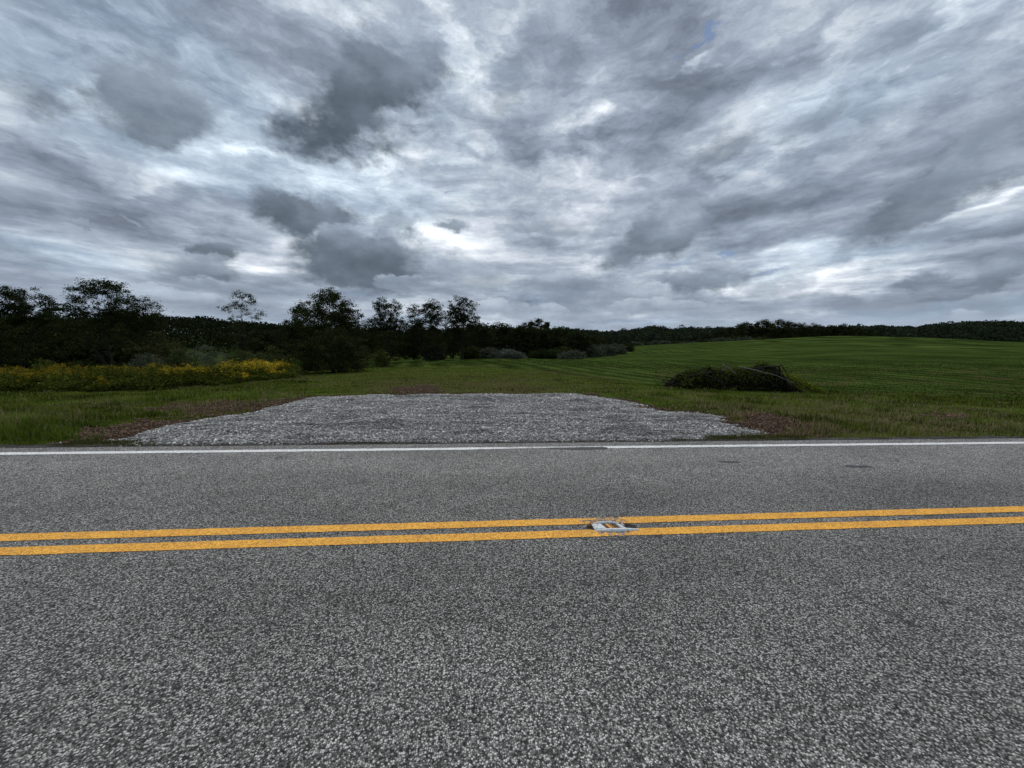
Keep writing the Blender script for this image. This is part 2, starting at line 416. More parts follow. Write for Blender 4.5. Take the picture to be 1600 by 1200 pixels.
t.put(b.inputs['Base Color'], t.mix(t.noise(pos, 20, 4, .6), (.02, .02, .022, 1), (.06, .06, .06, 1))); b.inputs['Roughness'].default_value = .6
bump(t, b, t.noise(pos, 60, 3, .6), .004)

M_ground, t, b = mat('meadow_ground')
pos = t.n('ShaderNodeNewGeometry').outputs['Position']
mk = t.attr('Col'); dirt, field, straw = t.sep(mk)
nA = t.noise(pos, 1.3, 6, .62); nB = t.noise(pos, 14, 5, .7); nC = t.noise(pos, .12, 4, .55)
nD = t.noise(t.v('MULTIPLY', pos, (.28, 1, 1)), .9, 5, .6)
lawn = t.ramp(t.m('ADD', t.m('MULTIPLY', nA, .6), t.m('MULTIPLY', nB, .4)), [(.25, (.018, .028, .006)), (.5, (.050, .072, .012)), (.75, (.095, .125, .022))])
# crop rows follow closed contour lines round the hill
FLc, FDc = 104.0, 78.0          # the rows turn a rounded corner here
qa = t.m('MAXIMUM', t.m('SUBTRACT', FLc, t.v('DOT_PRODUCT', pos, tuple(rl))), 0.0)
qb = t.m('MAXIMUM', t.m('SUBTRACT', FDc, t.v('DOT_PRODUCT', pos, tuple(fl))), 0.0)
r_ = t.m('ADD', t.v('LENGTH', t.xyz(qa, qb, 0.0)), t.m('MULTIPLY', t.m('SUBTRACT', t.noise(pos, .018, 2, .4), .5), 22.0))
r_ = t.m('ADD', r_, t.m('MULTIPLY', t.m('SUBTRACT', nA, .5), .35))
row = t.m('SINE', t.m('MULTIPLY', r_, 2 * math.pi / 2.3)); row = t.m('ADD', t.m('MULTIPLY', row, .5), .5)
row2 = t.m('ADD', t.m('MULTIPLY', t.m('SINE', t.m('MULTIPLY', r_, 2 * math.pi / 7.6)), .5), .5)
nE = t.noise(t.v('MULTIPLY', pos, (.10, 1, 1)), .42, 6, .62)
rowv = t.m('ADD', t.m('MULTIPLY', row, .62), t.m('ADD', t.m('MULTIPLY', row2, .16), t.m('MULTIPLY', t.m('SUBTRACT', nE, .28), 1.0)))
crop = t.ramp(rowv, [(.15, (.014, .023, .006)), (.60, (.029, .045, .010)), (1.0, (.050, .075, .017))])
crop = t.v('SCALE', crop, sc=t.mr(nC, .35, .65, .78, 1.25))
crop = t.v('SCALE', crop, sc=t.mr(nB, .3, .7, .75, 1.25))
base = t.mix(field, lawn, crop)
strw = t.ramp(nB, [(.3, (.035, .030, .013)), (.6, (.080, .066, .028)), (.8, (.13, .10, .05))])
base = t.mix(t.m('MULTIPLY', straw, t.mr(nD, .35, .6)), base, strw)
dcol = t.ramp(t.m('ADD', t.m('MULTIPLY', t.noise(pos, 38, 4, .7), .45), t.m('ADD', t.m('MULTIPLY', nB, .3), t.m('MULTIPLY', nA, .25))), [(.3, (.013, .008, .005)), (.5, (.040, .024, .016)), (.75, (.10, .065, .045))])
base = t.mix(dirt, base, dcol)
t.put(b.inputs['Base Color'], base); b.inputs['Specular IOR Level'].default_value = 0.0; b.inputs['Roughness'].default_value = 1.0
bump(t, b, t.m('ADD', t.m('MULTIPLY', nB, .5), t.m('MULTIPLY', t.m('MULTIPLY', rowv, field), 1.6)), .12, .8)

M_gravel, t, b = mat('crushed_stone_bed')
pos = t.n('ShaderNodeNewGeometry').outputs['Position']
vv = t.sep(t.vor(pos, 26, 'Color'))[0]; vd = t.vor(pos, 26, 'Distance')
c_ = t.m('MULTIPLY', t.m('ADD', t.m('MULTIPLY', vv, .7), .2), t.mr(vd, .8, .2, .15, 1))
c_ = t.m('ADD', c_, t.m('MULTIPLY', t.m('SUBTRACT', t.noise(pos, 2.2, 4, .6), .5), .3))
t.put(b.inputs['Base Color'], t.ramp(c_, [(0, (.045, .044, .042)), (.4, (.17, .167, .16)), (1, (.40, .39, .37))]))
bump(t, b, t.m('SUBTRACT', 1.0, vd), .03)

def colmat(name, rough=.9, spec=.1, trans=0.0, var=None):
    m_, t, b = mat(name)
    c = t.attr('Col'); pos = t.n('ShaderNodeNewGeometry').outputs['Position']
    if var: c = t.v('SCALE', c, sc=t.mr(t.noise(pos, var[0], 4, .6), .3, .7, var[1], var[2]))
    t.put(b.inputs['Base Color'], c)
    b.inputs['Roughness'].default_value = rough; b.inputs['Specular IOR Level'].default_value = spec
    if trans:
        tr = t.n('ShaderNodeBsdfTranslucent'); t.put(tr.inputs[0], c)
        mx = t.n('ShaderNodeMixShader'); mx.inputs[0].default_value = trans
        t.nt.links.new(b.outputs[0], mx.inputs[1]); t.nt.links.new(tr.outputs[0], mx.inputs[2])
        t.nt.links.new(mx.outputs[0], t.nt.nodes['Material Output'].inputs[0])
    return m_
M_stone = colmat('crushed_stone', .85, .25, var=(60, .8, 1.2))
M_blade = colmat('grass_blade', 1.0, 0.0, .25)
M_leaf = colmat('foliage', .9, 0.0, .12)
M_flower = colmat('goldenrod_bloom', .85, .05, .3)
M_bark, t, b = mat('bark')
pos = t.n('ShaderNodeNewGeometry').outputs['Position']
t.put(b.inputs['Base Color'], t.ramp(t.noise(t.v('MULTIPLY', pos, (1, 1, .25)), 14, 5, .65), [(.3, (.008, .007, .006)), (.7, (.030, .026, .021))]))
bump(t, b, t.noise(t.v('MULTIPLY', pos, (1, 1, .2)), 20, 4, .6), .03)
M_weath, t, b = mat('weathered_timber')
pos = t.n('ShaderNodeNewGeometry').outputs['Position']
t.put(b.inputs['Base Color'], t.ramp(t.noise(pos, 12, 5, .65), [(.3, (.05, .045, .036)), (.7, (.20, .18, .15))]))

# ------------------------------------------------------------------ ground outlines (world metres, from the photograph)
def poly(pts, z0=None): return np.array([ground(a, c, z0) for a, c in pts])
GRAVEL = poly([(140, 692), (190, 683), (235, 669), (270, 660), (330, 654), (385, 643), (440, 630), (500, 619), (560, 617.5), (680, 616),
               (800, 615), (905, 615), (950, 622), (1000, 633), (1050, 643), (1090, 645), (1130, 651), (1158, 664), (1185, 672), (1192, 678),
               (1130, 684), (1110, 690)])
GRAVEL = np.vstack([GRAVEL, [[GRAVEL[-1, 0] - .2, 6.86], [GRAVEL[0, 0] + 1.0, 6.86]]])
DIRTS = [poly(p) for p in (
    [(118, 690), (120, 678), (150, 664), (200, 658), (258, 656), (300, 652), (250, 672), (215, 684), (190, 694)],
    [(215, 640), (260, 632), (330, 627), (420, 625), (500, 619), (440, 634), (380, 646), (330, 650), (280, 646)],
    [(608, 614), (615, 607), (650, 601), (700, 604), (695, 612), (660, 618)],
    [(915, 613), (950, 619), (990, 628), (1035, 637), (1040, 646), (1000, 640), (950, 628)],
    [(1130, 652), (1160, 646), (1200, 648), (1245, 652), (1285, 660), (1300, 672), (1270, 680), (1190, 680), (1150, 668)],
    [(1450, 650), (1480, 646), (1520, 650), (1500, 656), (1465, 657)])]
def inpoly(x, y, P):
    r = np.zeros(np.shape(x), bool); n = len(P); j = n - 1
    for i in range(n):
        xi, yi = P[i]; xj, yj = P[j]
        c = ((yi > y) != (yj > y)) & (x < (xj - xi) * (y - yi) / (yj - yi + 1e-12) + xi)
        r ^= c; j = i
    return r
def pdist(x, y, P):
    """signed distance, positive inside"""
    d = np.full(np.shape(x), 1e9)
    for i in range(len(P)):
        a = P[i - 1]; b_ = P[i]; e = b_ - a; L = (e ** 2).sum() + 1e-9
        s = np.clip(((x - a[0]) * e[0] + (y - a[1]) * e[1]) / L, 0, 1)
        d = np.minimum(d, np.hypot(x - a[0] - s * e[0], y - a[1] - s * e[1]))
    return np.where(inpoly(x, y, P), d, -d)
def gravel_d(x, y): return pdist(x, y, GRAVEL) + ((fbm(x * 1.1, y * 1.1, 31, 5) - .5) * 1.1 + (fbm(x * 6, y * 6, 33, 2) - .5) * .2) * sstep(7.0, 7.8, y)
def dirt_m(x, y):
    m = np.zeros(np.shape(x))
    for i, P in enumerate(DIRTS):
        d = pdist(x, y, P) + (fbm(x * 1.2, y * 2.2, 41 + i, 5) - .5) * 1.7
        m = np.maximum(m, sstep(-.05, .12, d) * (1 if i in (0, 4) else .85))
    return m
def field_m(x, y):
    dep = x * fl[0] + y * fl[1]; lat = x * rl[0] + y * rl[1]; px = 800 + F * lat / np.maximum(dep, 1)
    edge = np.interp(px, [300, 620, 800, 950, 1050, 1300, 1600], [40, 42, 34, 24, 21, 20.5, 17.5])
    return sstep(-1.5, 1.5, dep - edge + (fbm(x * .5, y * .5, 77, 3) - .5) * 4)
def straw_m(x, y):
    dep = x * fl[0] + y * fl[1]; lat = x * rl[0] + y * rl[1]; px = 800 + F * lat / np.maximum(dep, 1)
    s = sstep(.48, .62, fbm(x * .5, y * .9, 51, 4)) * .6
    s = np.maximum(s, .9 * sstep(500, 620, px) * sstep(1000, 780, px) * sstep(36, 16, dep) * sstep(11, 14, dep))
    s = np.maximum(s, .8 * sstep(1000, 1100, px) * sstep(17, 10, dep) * sstep(.42, .56, fbm(x * .8, y * 1.2, 56, 3)))
    return s * sstep(60, 30, dep)

# ------------------------------------------------------------------ ground sheet (one polar sheet round the camera)
def build_ground():
    front = np.concatenate([np.arange(-66, 66.01, .17)])
    back = np.arange(70, 291, 4.0)
    az = np.radians(np.concatenate([front, back])); az = az + YAW
    r = np.concatenate([[1.5, 3, 4.5, 5.5], np.geomspace(6.0, 60, 330), np.geomspace(61, 3500, 110)])
    A, R = np.meshgrid(az, r)
    X = np.sin(A) * R; Y = np.cos(A) * R
    Z = hz(X, Y)
    n, m_ = A.shape
    gd = gravel_d(X, Y)
    Z -= .03 * sstep(-.1, .25, gd)
    V = np.stack([X, Y, Z], -1).reshape(-1, 3)
    i = np.arange(n - 1)[:, None]; j = np.arange(m_)[None, :]; j2 = (j + 1) % m_
    Fq = np.stack([i * m_ + j, i * m_ + j2, (i + 1) * m_ + j2, (i + 1) * m_ + j], -1).reshape(-1, 4)[:, ::-1]
    V = np.vstack([V, [[0, 0, -.07]]]); c = len(V) - 1
    jj = np.arange(m_); Ft = np.stack([np.full(m_, c), (jj + 1) % m_, jj], -1)
    col = np.stack([np.maximum(dirt_m(X, Y), sstep(-.30, .0, gd) * .9), field_m(X, Y), straw_m(X, Y)], -1).reshape(-1, 3)
    col = np.vstack([col, [[0, 0, 0]]])
    o = mesh_obj('ground', V, [Fq, Ft], M_ground, col=col, smooth=True)
    tag(o, kind='structure')
build_ground()

# ------------------------------------------------------------------ road
YW = ground(800, 700.5, 0)[1]; YU = ground(800, 818, 0)[1]; YL = ground(800, 837.3, 0)[1]
def xs_fine(): return np.concatenate([np.linspace(-900, -32, 40), np.arange(-30, 30, .05), np.linspace(32, 900, 40)])
def strip(name, y0, y1, z, m_, jit=0.0, seed=0, ny=2, wear=None, x=None, taper=None, thick=0.0):
    x = xs_fine() if x is None else x
    e0 = (fbm(x * 9, x * 0 + seed, seed, 4) - .5) * jit; e1 = (fbm(x * 9, x * 0 + seed + 5, seed + 5, 4) - .5) * jit
    ys = np.array([(y0 + e0) * (1 - k) + (y1 + e1) * k for k in np.linspace(0, 1, ny)])
    if taper is not None: ys = taper(x, ys)
    X = np.broadcast_to(x, ys.shape)
    V = np.stack([X, ys, np.full(ys.shape, z)], -1).reshape(-1, 3)
    m = len(x); i = np.arange(ny - 1)[:, None]; j = np.arange(m - 1)[None, :]
    Fq = np.stack([i * m + j, i * m + j + 1, (i + 1) * m + j + 1, (i + 1) * m + j], -1).reshape(-1, 4)
    col = np.zeros((len(V), 3))
    if wear is not None: col[:, 0] = wear(V[:, 0], V[:, 1])
    o = mesh_obj(name, V, Fq, m_, col=col); tag(o, kind='structure'); return o
YEDGE = 6.80
o = strip('road', -3.1, YEDGE, 0.0, M_asph, .0, 3, 2)
strip('road_shoulder', YEDGE - .03, 7.12, -.028, M_shoulder, .13, 11, 3)
strip('road_verge', -4.2, -3.1, -.02, M_shoulder, .1, 12, 2)
mkx, mky = ground(953, 824, 0)
def ywear(x, y): return np.exp(-((x - mkx) / .30) ** 2) * .48
hw = .068
strip('yellow_line', YU - hw, YU + hw, .004, M_yel, .012, 21, 4, ywear)
strip('yellow_line', YL - hw, YL + hw, .004, M_yel, .012, 25, 4, ywear)
wx0 = ground(700, 700, 0)[0]; wx1 = ground(905, 698, 0)[0]; wx2 = ground(942, 698, 0)[0]
def wtaper(x, ys):
    # between these marks the near side of the line is covered by a tar smear
    k = sstep(wx0, wx1, x) * (x < wx2 + .02)
    lo = ys[0].copy(); ys = ys.copy()
    for i in range(len(ys)): ys[i] = ys[i] + k * (ys[-1] - ys[i]) * .62
    return ys
def wwear(x, y): return .55 * sstep(wx0 - 1, wx1, x) * (x < wx2)
strip('white_line', YW - .07, YW + .07, .004, M_wht, .022, 31, 4, wwear, taper=wtaper)
def tar():
    x = np.linspace(ground(845, 699, 0)[0], wx2 + .05, 60); s = np.linspace(0, 1, 60)
    wv = .085 * np.sin(np.pi * np.clip(s * .62 + .02, 0, 1)) ** 1.3; wv[-1] *= .3; wv[-2] *= .7; wv[-3] *= .9
    c = YW - .045 + .03 * (1 - s) * -1
    V = np.vstack([np.stack([x, c - wv, x * 0 + .008], -1), np.stack([x, c + wv * .5, x * 0 + .008], -1)])
    j = np.arange(59); o = mesh_obj('tar_smear', V, np.stack([j, j + 1, 60 + j + 1, 60 + j], -1), M_tar); tag(o, kind='structure')
tar()
def stain(px, py, rx, ry, seed):
    r = np.random.default_rng(seed); x0, y0 = ground(px, py, 0); a = np.linspace(0, 2 * np.pi, 40, endpoint=False)
    rr = .55 + .75 * fbm(np.cos(a) * 2.5 + 9 + seed, np.sin(a) * 2.5 + 3, seed, 3)
    V = np.stack([x0 + np.cos(a) * rx * rr, y0 + np.sin(a) * ry * rr + np.cos(a) * -.1 * rx, a * 0 + .004], -1)
    V = np.vstack([V, [[x0, y0, .004]]]); j = np.arange(40)
    o = mesh_obj('tar_spot', V, np.stack([j, (j + 1) % 40, np.full(40, 40)], -1), M_tar); tag(o, kind='structure')
stain(1341, 729, .22, .06, 4); stain(1140, 722, .18, .035, 5)
stain(916, 912, .001 + .05, .02, 6)

# ------------------------------------------------------------------ raised pavement marker
M_cast, t, b = mat('white_painted_iron')
pos = t.n('ShaderNodeNewGeometry').outputs['Position']
nn = t.noise(pos, 45, 5, .65)
t.put(b.inputs['Base Color'], t.mix(t.mr(nn, .56, .66), t.mix(nn, (.62, .64, .65, 1), (.45, .46, .46, 1)), (.10, .07, .05, 1)))
b.inputs['Roughness'].default_value = .5; bump(t, b, nn, .003)
M_rust, t, b = mat('rusty_iron')
pos = t.n('ShaderNodeNewGeometry').outputs['Position']
t.put(b.inputs['Base Color'], t.ramp(t.noise(pos, 60, 4, .6), [(.3, (.035, .018, .010)), (.7, (.17, .085, .035))]))
M_amber, t, b = mat('amber_reflector'); b.inputs['Base Color'].default_value = (.62, .30, .06, 1); b.inputs['Roughness'].default_value = .25
def hexa(P, name, m_, parent, bev=.003):
    """8 corner points: bottom ring 0-3, top ring 4-7"""
    import bmesh
    bm = bmesh.new(); vs = [bm.verts.new(p) for p in P]
    for f in ((3, 2, 1, 0), (4, 5, 6, 7), (0, 1, 5, 4), (1, 2, 6, 5), (2, 3, 7, 6), (3, 0, 4, 7)): bm.faces.new([vs[i] for i in f])
    bmesh.ops.bevel(bm, geom=bm.edges[:], offset=bev, segments=2, affect='EDGES')
    me = bpy.data.meshes.new(name); bm.to_mesh(me); bm.free(); me.materials.append(m_)
    o = bpy.data.objects.new(name, me); C.objects.link(o); o.parent = parent; return o
def keel(parent, y, L, shift, wy, hgt, name='keel'):
    n = 25; s = np.linspace(-1, 1, n); x = shift + s * L / 2
    z = hgt * (1 - np.abs(s) ** 2.6) + .004; w = wy * (1 - .75 * np.abs(s) ** 3)
    # bow outward like a boat hull
    yy = y + np.sign(y) * .012 * (1 - s ** 2)
    V = np.concatenate([np.stack([x, yy - w / 2, z * 0 + .001], -1), np.stack([x, yy - w / 2 * .7, z], -1),
                        np.stack([x, yy + w / 2 * .7, z], -1), np.stack([x, yy + w / 2, z * 0 + .001], -1)])
    j = np.arange(n - 1); Fq = np.vstack([np.stack([k * n + j, k * n + j + 1, (k + 1) * n + j + 1, (k + 1) * n + j], -1) for k in range(3)])
    e = np.array([[0, n, 2 * n, 3 * n], [n - 1, 4 * n - 1, 3 * n - 1, 2 * n - 1]])
    return mesh_obj(name, V, np.vstack([Fq, e]), M_cast, parent)
def marker():
    r = empty('pavement_marker', mkx, mky, .004, rad(-1.0))
    tag(r, 'scuffed white iron pavement marker with amber reflector between the two yellow lines', 'road marker')
    keel(r, .066, .27, -.015, .020, .016); keel(r, -.066, .44, .045, .040, .016)
    hexa([(-.165, -.05, 0), (-.045, -.05, 0), (-.075, .048, 0), (-.175, .048, 0), (-.155, -.05, .010), (-.05, -.05, .015), (-.078, .048, .015), (-.165, .048, .010)], 'ramp', M_cast, r)
    hexa([(.095, -.05, 0), (.16, -.05, 0), (.115, .048, 0), (.07, .048, 0), (.098, -.05, .015), (.155, -.05, .006), (.112, .048, .006), (.073, .048, .015)], 'ramp', M_cast, r)
    hexa([(-.045, -.052, 0), (.095, -.052, 0), (.07, .05, 0), (-.075, .05, 0), (-.045, -.052, .005), (.095, -.052, .005), (.07, .05, .005), (-.075, .05, .005)], 'reflector_tray', M_rust, r, .001)
    for x0, x1 in ((-.022, -.002), (.012, .018)):
        hexa([(x0 + .012, -.045, .008), (x1 + .012, -.045, .008), (x1 - .012, .042, .008), (x0 - .012, .042, .008), (x0 + .012, -.045, .010), (x1 + .012, -.045, .014), (x1 - .012, .042, .014), (x0 - .012, .042, .010)], 'reflector', M_amber, r, .001)
    hexa([(-.215, .005, 0), (-.17, -.005, 0), (-.17, .05, 0), (-.20, .055, 0), (-.21, .01, .01), (-.175, 0, .022), (-.175, .045, .026), (-.20, .05, .014)], 'hook', M_rust, r)
    hexa([(.125, .02, 0), (.155, .015, 0), (.15, .05, 0), (.12, .05, 0), (.128, .022, .016), (.15, .018, .008), (.145, .046, .01), (.122, .046, .018)], 'hook', M_cast, r)
def shade_sheet():  # dark oval sheet, shade painted in as a gap around the marker casting
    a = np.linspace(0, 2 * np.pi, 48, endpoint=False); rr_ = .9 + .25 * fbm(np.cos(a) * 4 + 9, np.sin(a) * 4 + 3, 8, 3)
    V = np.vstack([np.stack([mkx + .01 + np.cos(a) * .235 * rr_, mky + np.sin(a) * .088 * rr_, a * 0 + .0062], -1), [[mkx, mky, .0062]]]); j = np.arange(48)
    tag(mesh_obj('marker_shade', V, np.stack([j, (j + 1) % 48, np.full(48, 48)], -1), M_shoulder), kind='structure')
shade_sheet()
marker()

# ------------------------------------------------------------------ gravel driveway
def gravel():
    g = .10
    xs = np.arange(GRAVEL[:, 0].min() - .6, GRAVEL[:, 0].max() + .6, g); ys = np.arange(6.70, GRAVEL[:, 1].max() + .6, g)
    X, Y = np.meshgrid(xs, ys); gd = gravel_d(X, Y)
    def gz(X, Y):
        gd = gravel_d(X, Y)
        bumps = (fbm(X * .9, Y * 1.8, 61, 4) - .5) * .14 * sstep(7.3, 8.3, Y)
        return hz(X, Y) + .055 * sstep(-.05, .5, gd) - .04 + bumps * sstep(0, .8, gd) + .045 * sstep(8.2, 6.9, Y)
    Z = gz(X, Y)
    keep = (gd > -.02)
    idx = -np.ones(X.shape, int); fm = keep[:-1, :-1] & keep[1:, :-1] & keep[:-1, 1:] & keep[1:, 1:]
    m = X.shape[1]; i, j = np.nonzero(fm)
    Fq = np.stack([i * m + j, i * m + j + 1, (i + 1) * m + j + 1, (i + 1) * m + j], -1)
    used, inv = np.unique(Fq, return_inverse=True)
    V = np.stack([X, Y, Z], -1).reshape(-1, 3)[used]
    o = mesh_obj('gravel_driveway', V, inv.reshape(Fq.shape), M_gravel, smooth=True); tag(o, kind='structure')
    N = 190000
    x = rng.uniform(xs[0], xs[-1], N); y = rng.uniform(6.80, ys[-1], N)
    gd = gravel_d(x, y); k = rng.random(N) < np.maximum(sstep(-.12, .06, gd), .12 * sstep(-.9, -.1, gd))
    # worn front edge, where weeds and soil show
    k &= ~((y < 7.45) & (fbm(x * .55, y * 3, 71, 3) > .50 + (y - 6.8) * .5))
    x = x[k]; y = y[k]; n = len(x)
    s = rng.lognormal(-4.34, .36, n).clip(.007, .036)
    base = np.array([[1, 0, 0], [0, 1, 0], [-1, 0, 0], [0, -1, 0], [0, 0, 1], [0, 0, -1.]])
    V = base[None] * (1 + rng.uniform(-.35, .35, (n, 6, 1))) + rng.uniform(-.25, .25, (n, 6, 3))
    V[..., 2] *= .7
    a = rng.uniform(0, 6.28, n); ca, sa = np.cos(a), np.sin(a)
    Vx = V[..., 0] * ca[:, None] - V[..., 1] * sa[:, None]; Vy = V[..., 0] * sa[:, None] + V[..., 1] * ca[:, None]
    V = np.stack([Vx * 1.2, Vy, V[..., 2]], -1) * s[:, None, None]
    V += np.stack([x, y, gz(x, y) + s * .45], -1)[:, None]
    ft = np.array([[0, 1, 4], [1, 2, 4], [2, 3, 4], [3, 0, 4], [1, 0, 5], [2, 1, 5], [3, 2, 5], [0, 3, 5]])
    Ft = (ft[None] + 6 * np.arange(n)[:, None, None]).reshape(-1, 3)
    g_ = rng.choice([.12, .20, .30, .42, .62], n, p=[.20, .28, .28, .17, .07]) * rng.uniform(.8, 1.2, n)
    g_ *= .80 + .36 * fbm(x * .8, y * 1.6, 66, 3); g_ *= 1.10 - .42 * sstep(.57, .64, fbm(x * .9, y * 3.2, 67, 4))
    c = np.stack([g_, g_ * rng.uniform(.95, .98, n), g_ * rng.uniform(.87, .94, n)], -1)
    o = mesh_obj('gravel', V.reshape(-1, 3), Ft, M_stone, col=np.repeat(c, 6, 0))
    tag(o, 'grey crushed stone spread over the driveway apron', 'gravel', kind='stuff')
gravel()

def soil_clods():
    N = 60000; xs_ = np.concatenate([rng.uniform(P[:, 0].min() - .5, P[:, 0].max() + .5, N // 6) for P in DIRTS]); ys_ = np.concatenate([rng.uniform(P[:, 1].min() - .4, P[:, 1].max() + .4, N // 6) for P in DIRTS])
    k = (rng.random(len(xs_)) < dirt_m(xs_, ys_) * .8) & (ys_ > 7.0); x, y = xs_[k], ys_[k]; n = len(x)
    s_ = rng.lognormal(-4.1, .5, n).clip(.006, .06)
    base = np.array([[1, 0, 0], [0, 1, 0], [-1, 0, 0], [0, -1, 0], [0, 0, 1], [0, 0, -1.]])
    V = base[None] * (1 + rng.uniform(-.4, .4, (n, 6, 1))) + rng.uniform(-.3, .3, (n, 6, 3)); V[..., 2] *= .7
    V = V * s_[:, None, None] + np.stack([x, y, hz(x, y) + s_ * .2], -1)[:, None]
    ft = np.array([[0, 1, 4], [1, 2, 4], [2, 3, 4], [3, 0, 4], [1, 0, 5], [2, 1, 5], [3, 2, 5], [0, 3, 5]])
    Ft = (ft[None] + 6 * np.arange(n)[:, None, None]).reshape(-1, 3)
    c = np.array([.078, .044, .027])[None] * rng.uniform(.35, 1.7, (n, 1)) * (.6 + .8 * fbm(x * 2, y * 2, 73, 3))[:, None]
    o = mesh_obj('soil_clods', V.reshape(-1, 3), Ft, M_stone, col=np.repeat(c, 6, 0)); tag(o, 'brown clods of bare soil around the gravel driveway', 'soil', kind='stuff')
soil_clods()

# ------------------------------------------------------------------ grass
def blades(name, x, y, z, h, w, c1, c2, label, cat, matl=None, lean=.5, tip=1.35):
    n = len(x); a = rng.uniform(0, 2 * np.pi, n); la = rng.uniform(0, 2 * np.pi, n); ln = rng.uniform(.1, 1, n) * lean * h
    dx, dy = np.cos(a) * w / 2, np.sin(a) * w / 2; lx, ly = np.cos(la) * ln, np.sin(la) * ln
    V = np.empty((n, 5, 3)); z0 = z - .01
    V[:, 0] = np.stack([x - dx, y - dy, z0], -1); V[:, 1] = np.stack([x + dx, y + dy, z0], -1)
    V[:, 2] = np.stack([x + dx * .8 + lx * .35, y + dy * .8 + ly * .35, z + h * .6], -1)
    V[:, 3] = np.stack([x - dx * .8 + lx * .35, y - dy * .8 + ly * .35, z + h * .6], -1)
    V[:, 4] = np.stack([x + lx, y + ly, z + h * (1 - .3 * (ln / (h + 1e-9)))], -1)
    o_ = 5 * np.arange(n)[:, None]
    q = np.array([[0, 1, 2, 3]]) + o_; tr = np.array([[3, 2, 4]]) + o_
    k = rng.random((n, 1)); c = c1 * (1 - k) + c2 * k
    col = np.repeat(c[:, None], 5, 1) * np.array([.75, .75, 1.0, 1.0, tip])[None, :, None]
    o = mesh_obj(name, V.reshape(-1, 3), [q, tr], matl or M_blade, col=col.reshape(-1, 3))
    tag(o, label, cat, kind='stuff'); return o
def pxd(x, y):
    dep = x * fl[0] + y * fl[1]; lat = x * rl[0] + y * rl[1]; return 800 + F * lat / np.maximum(dep, .5), dep
def build_grass():
    N = 620000
    u = rng.uniform(-300, 1900, N); dep = np.exp(rng.uniform(math.log(6.2), math.log(50), N) )
    lat = (u - 800) / F * dep
    x = fl[0] * dep + rl[0] * lat; y = fl[1] * dep + rl[1] * lat
    edge = 7.02 + (fbm(x * .9, x * 0, 81, 4) - .5) * .35
    gd = gravel_d(x, y); dm = dirt_m(x, y); fm = field_m(x, y)
    k = (y > edge) & (gd < -.03 + .0 * x) & (rng.random(N) > dm * .93)
    k &= ~((dep > 20) & (fm > .5) & (rng.random(N) < .72))
    k &= rng.random(N) < (.5 + .9 * fbm(x * .7, y * .9, 83, 4))
    x, y, u, dep, fm = x[k], y[k], u[k], dep[k], fm[k]; n = len(x)
    dm = dirt_m(x, y); lean = .5 + .9 * (dm > .3)
    tall = sstep(170, 20, u) * sstep(12.5, 9.5, dep) * sstep(7.25, 7.9, y)           # rank grass at the left
    tall = np.maximum(tall, .75 * sstep(1205, 1250, u) * sstep(1345, 1290, u) * sstep(10, 8.5, dep) * sstep(7.2, 7.7, y))
    tuft = sstep(.54, .72, fbm(x * 1.3, y * 1.7, 85, 3))
    h = (.025 + .05 * rng.random(n) ** 2 + .20 * tuft * rng.random(n) * sstep(30, 14, dep) + .34 * tall * rng.uniform(.4, 1, n)) * (1 + .010 * dep)
    h *= np.where((u > 480) & (u < 1020) & (dep < 40), .55, 1); h *= sstep(7.0, 7.8, y) * .6 + .4
    w = np.maximum(.006, dep * .0011) * rng.uniform(.7, 1.5, n)
    strw = straw_m(x, y)
    g1 = np.array([.050, .080, .011]); g2 = np.array([.160, .215, .030]); s1 = np.array([.32, .26, .14])
    tone = (.12 + 1.75 * fbm(x * .6, y * 1.1, 87, 5) ** 1.25)[:, None] * rng.uniform(.75, 1.25, (n, 1))
    patch = sstep(.42, .6, fbm(x * .3, y * .35, 88, 3))[:, None]
    c1 = g1 * tone; c2 = (g2 * (1 - .25 * patch) + np.array([.02, .0, .0]) * patch) * tone
    isst = (rng.random(n) < .05 + .32 * sstep(.54, .68, fbm(x * .9, y * 1.6, 57, 4)) * sstep(150, 500, u) + .42 * strw + .35 * dm)[:, None]
    c1 = np.where(isst, s1 * .6, c1); c2 = np.where(isst, s1, c2)
    dk = (1 - .30 * sstep(12, 26, dep) * (1 - .35 * fm))[:, None]
    cropc = np.array([.52, .66, .40]); c1 = c1 * dk * (1 - fm[:, None] + fm[:, None] * cropc); c2 = c2 * dk * (1 - fm[:, None] + fm[:, None] * cropc)
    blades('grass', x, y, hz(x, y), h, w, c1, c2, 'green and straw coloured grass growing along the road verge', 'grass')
    # thin weeds in the front edge of the gravel
    N = 26000; x = rng.uniform(GRAVEL[:, 0].min(), GRAVEL[:, 0].max(), N); y = rng.uniform(6.95, 7.42, N)
    uu, dd = pxd(x, y)
    k = (fbm(x * .55, y * 3, 71, 3) > .50 + (y - 6.8) * .5) | (uu < 235) | (uu > 1105)
    x = x[k]; y = y[k]; n = len(x)
    blades('weeds', x, y, hz(x, y) + .02, rng.uniform(.02, .06, n), np.full(n, .009), np.tile([.04, .05, .014], (n, 1)), np.tile([.11, .10, .04], (n, 1)),
           'low olive weeds along the road edge of the gravel driveway', 'weeds')
    # far crop: clumps so that the field has a nap
    N = 40000; u = rng.uniform(560, 1900, N); dep = np.exp(rng.uniform(math.log(40), math.log(62), N)); lat = (u - 800) / F * dep
    x = fl[0] * dep + rl[0] * lat; y = fl[1] * dep + rl[1] * lat
    rr = np.hypot(np.maximum(104 - lat, 0), np.maximum(78 - dep, 0)) 
    row = .5 + .5 * np.sin(rr * 2 * np.pi / 2.3)
    k = rng.random(N) < row; x, y, dep, row = x[k], y[k], dep[k], row[k]; n = len(x)
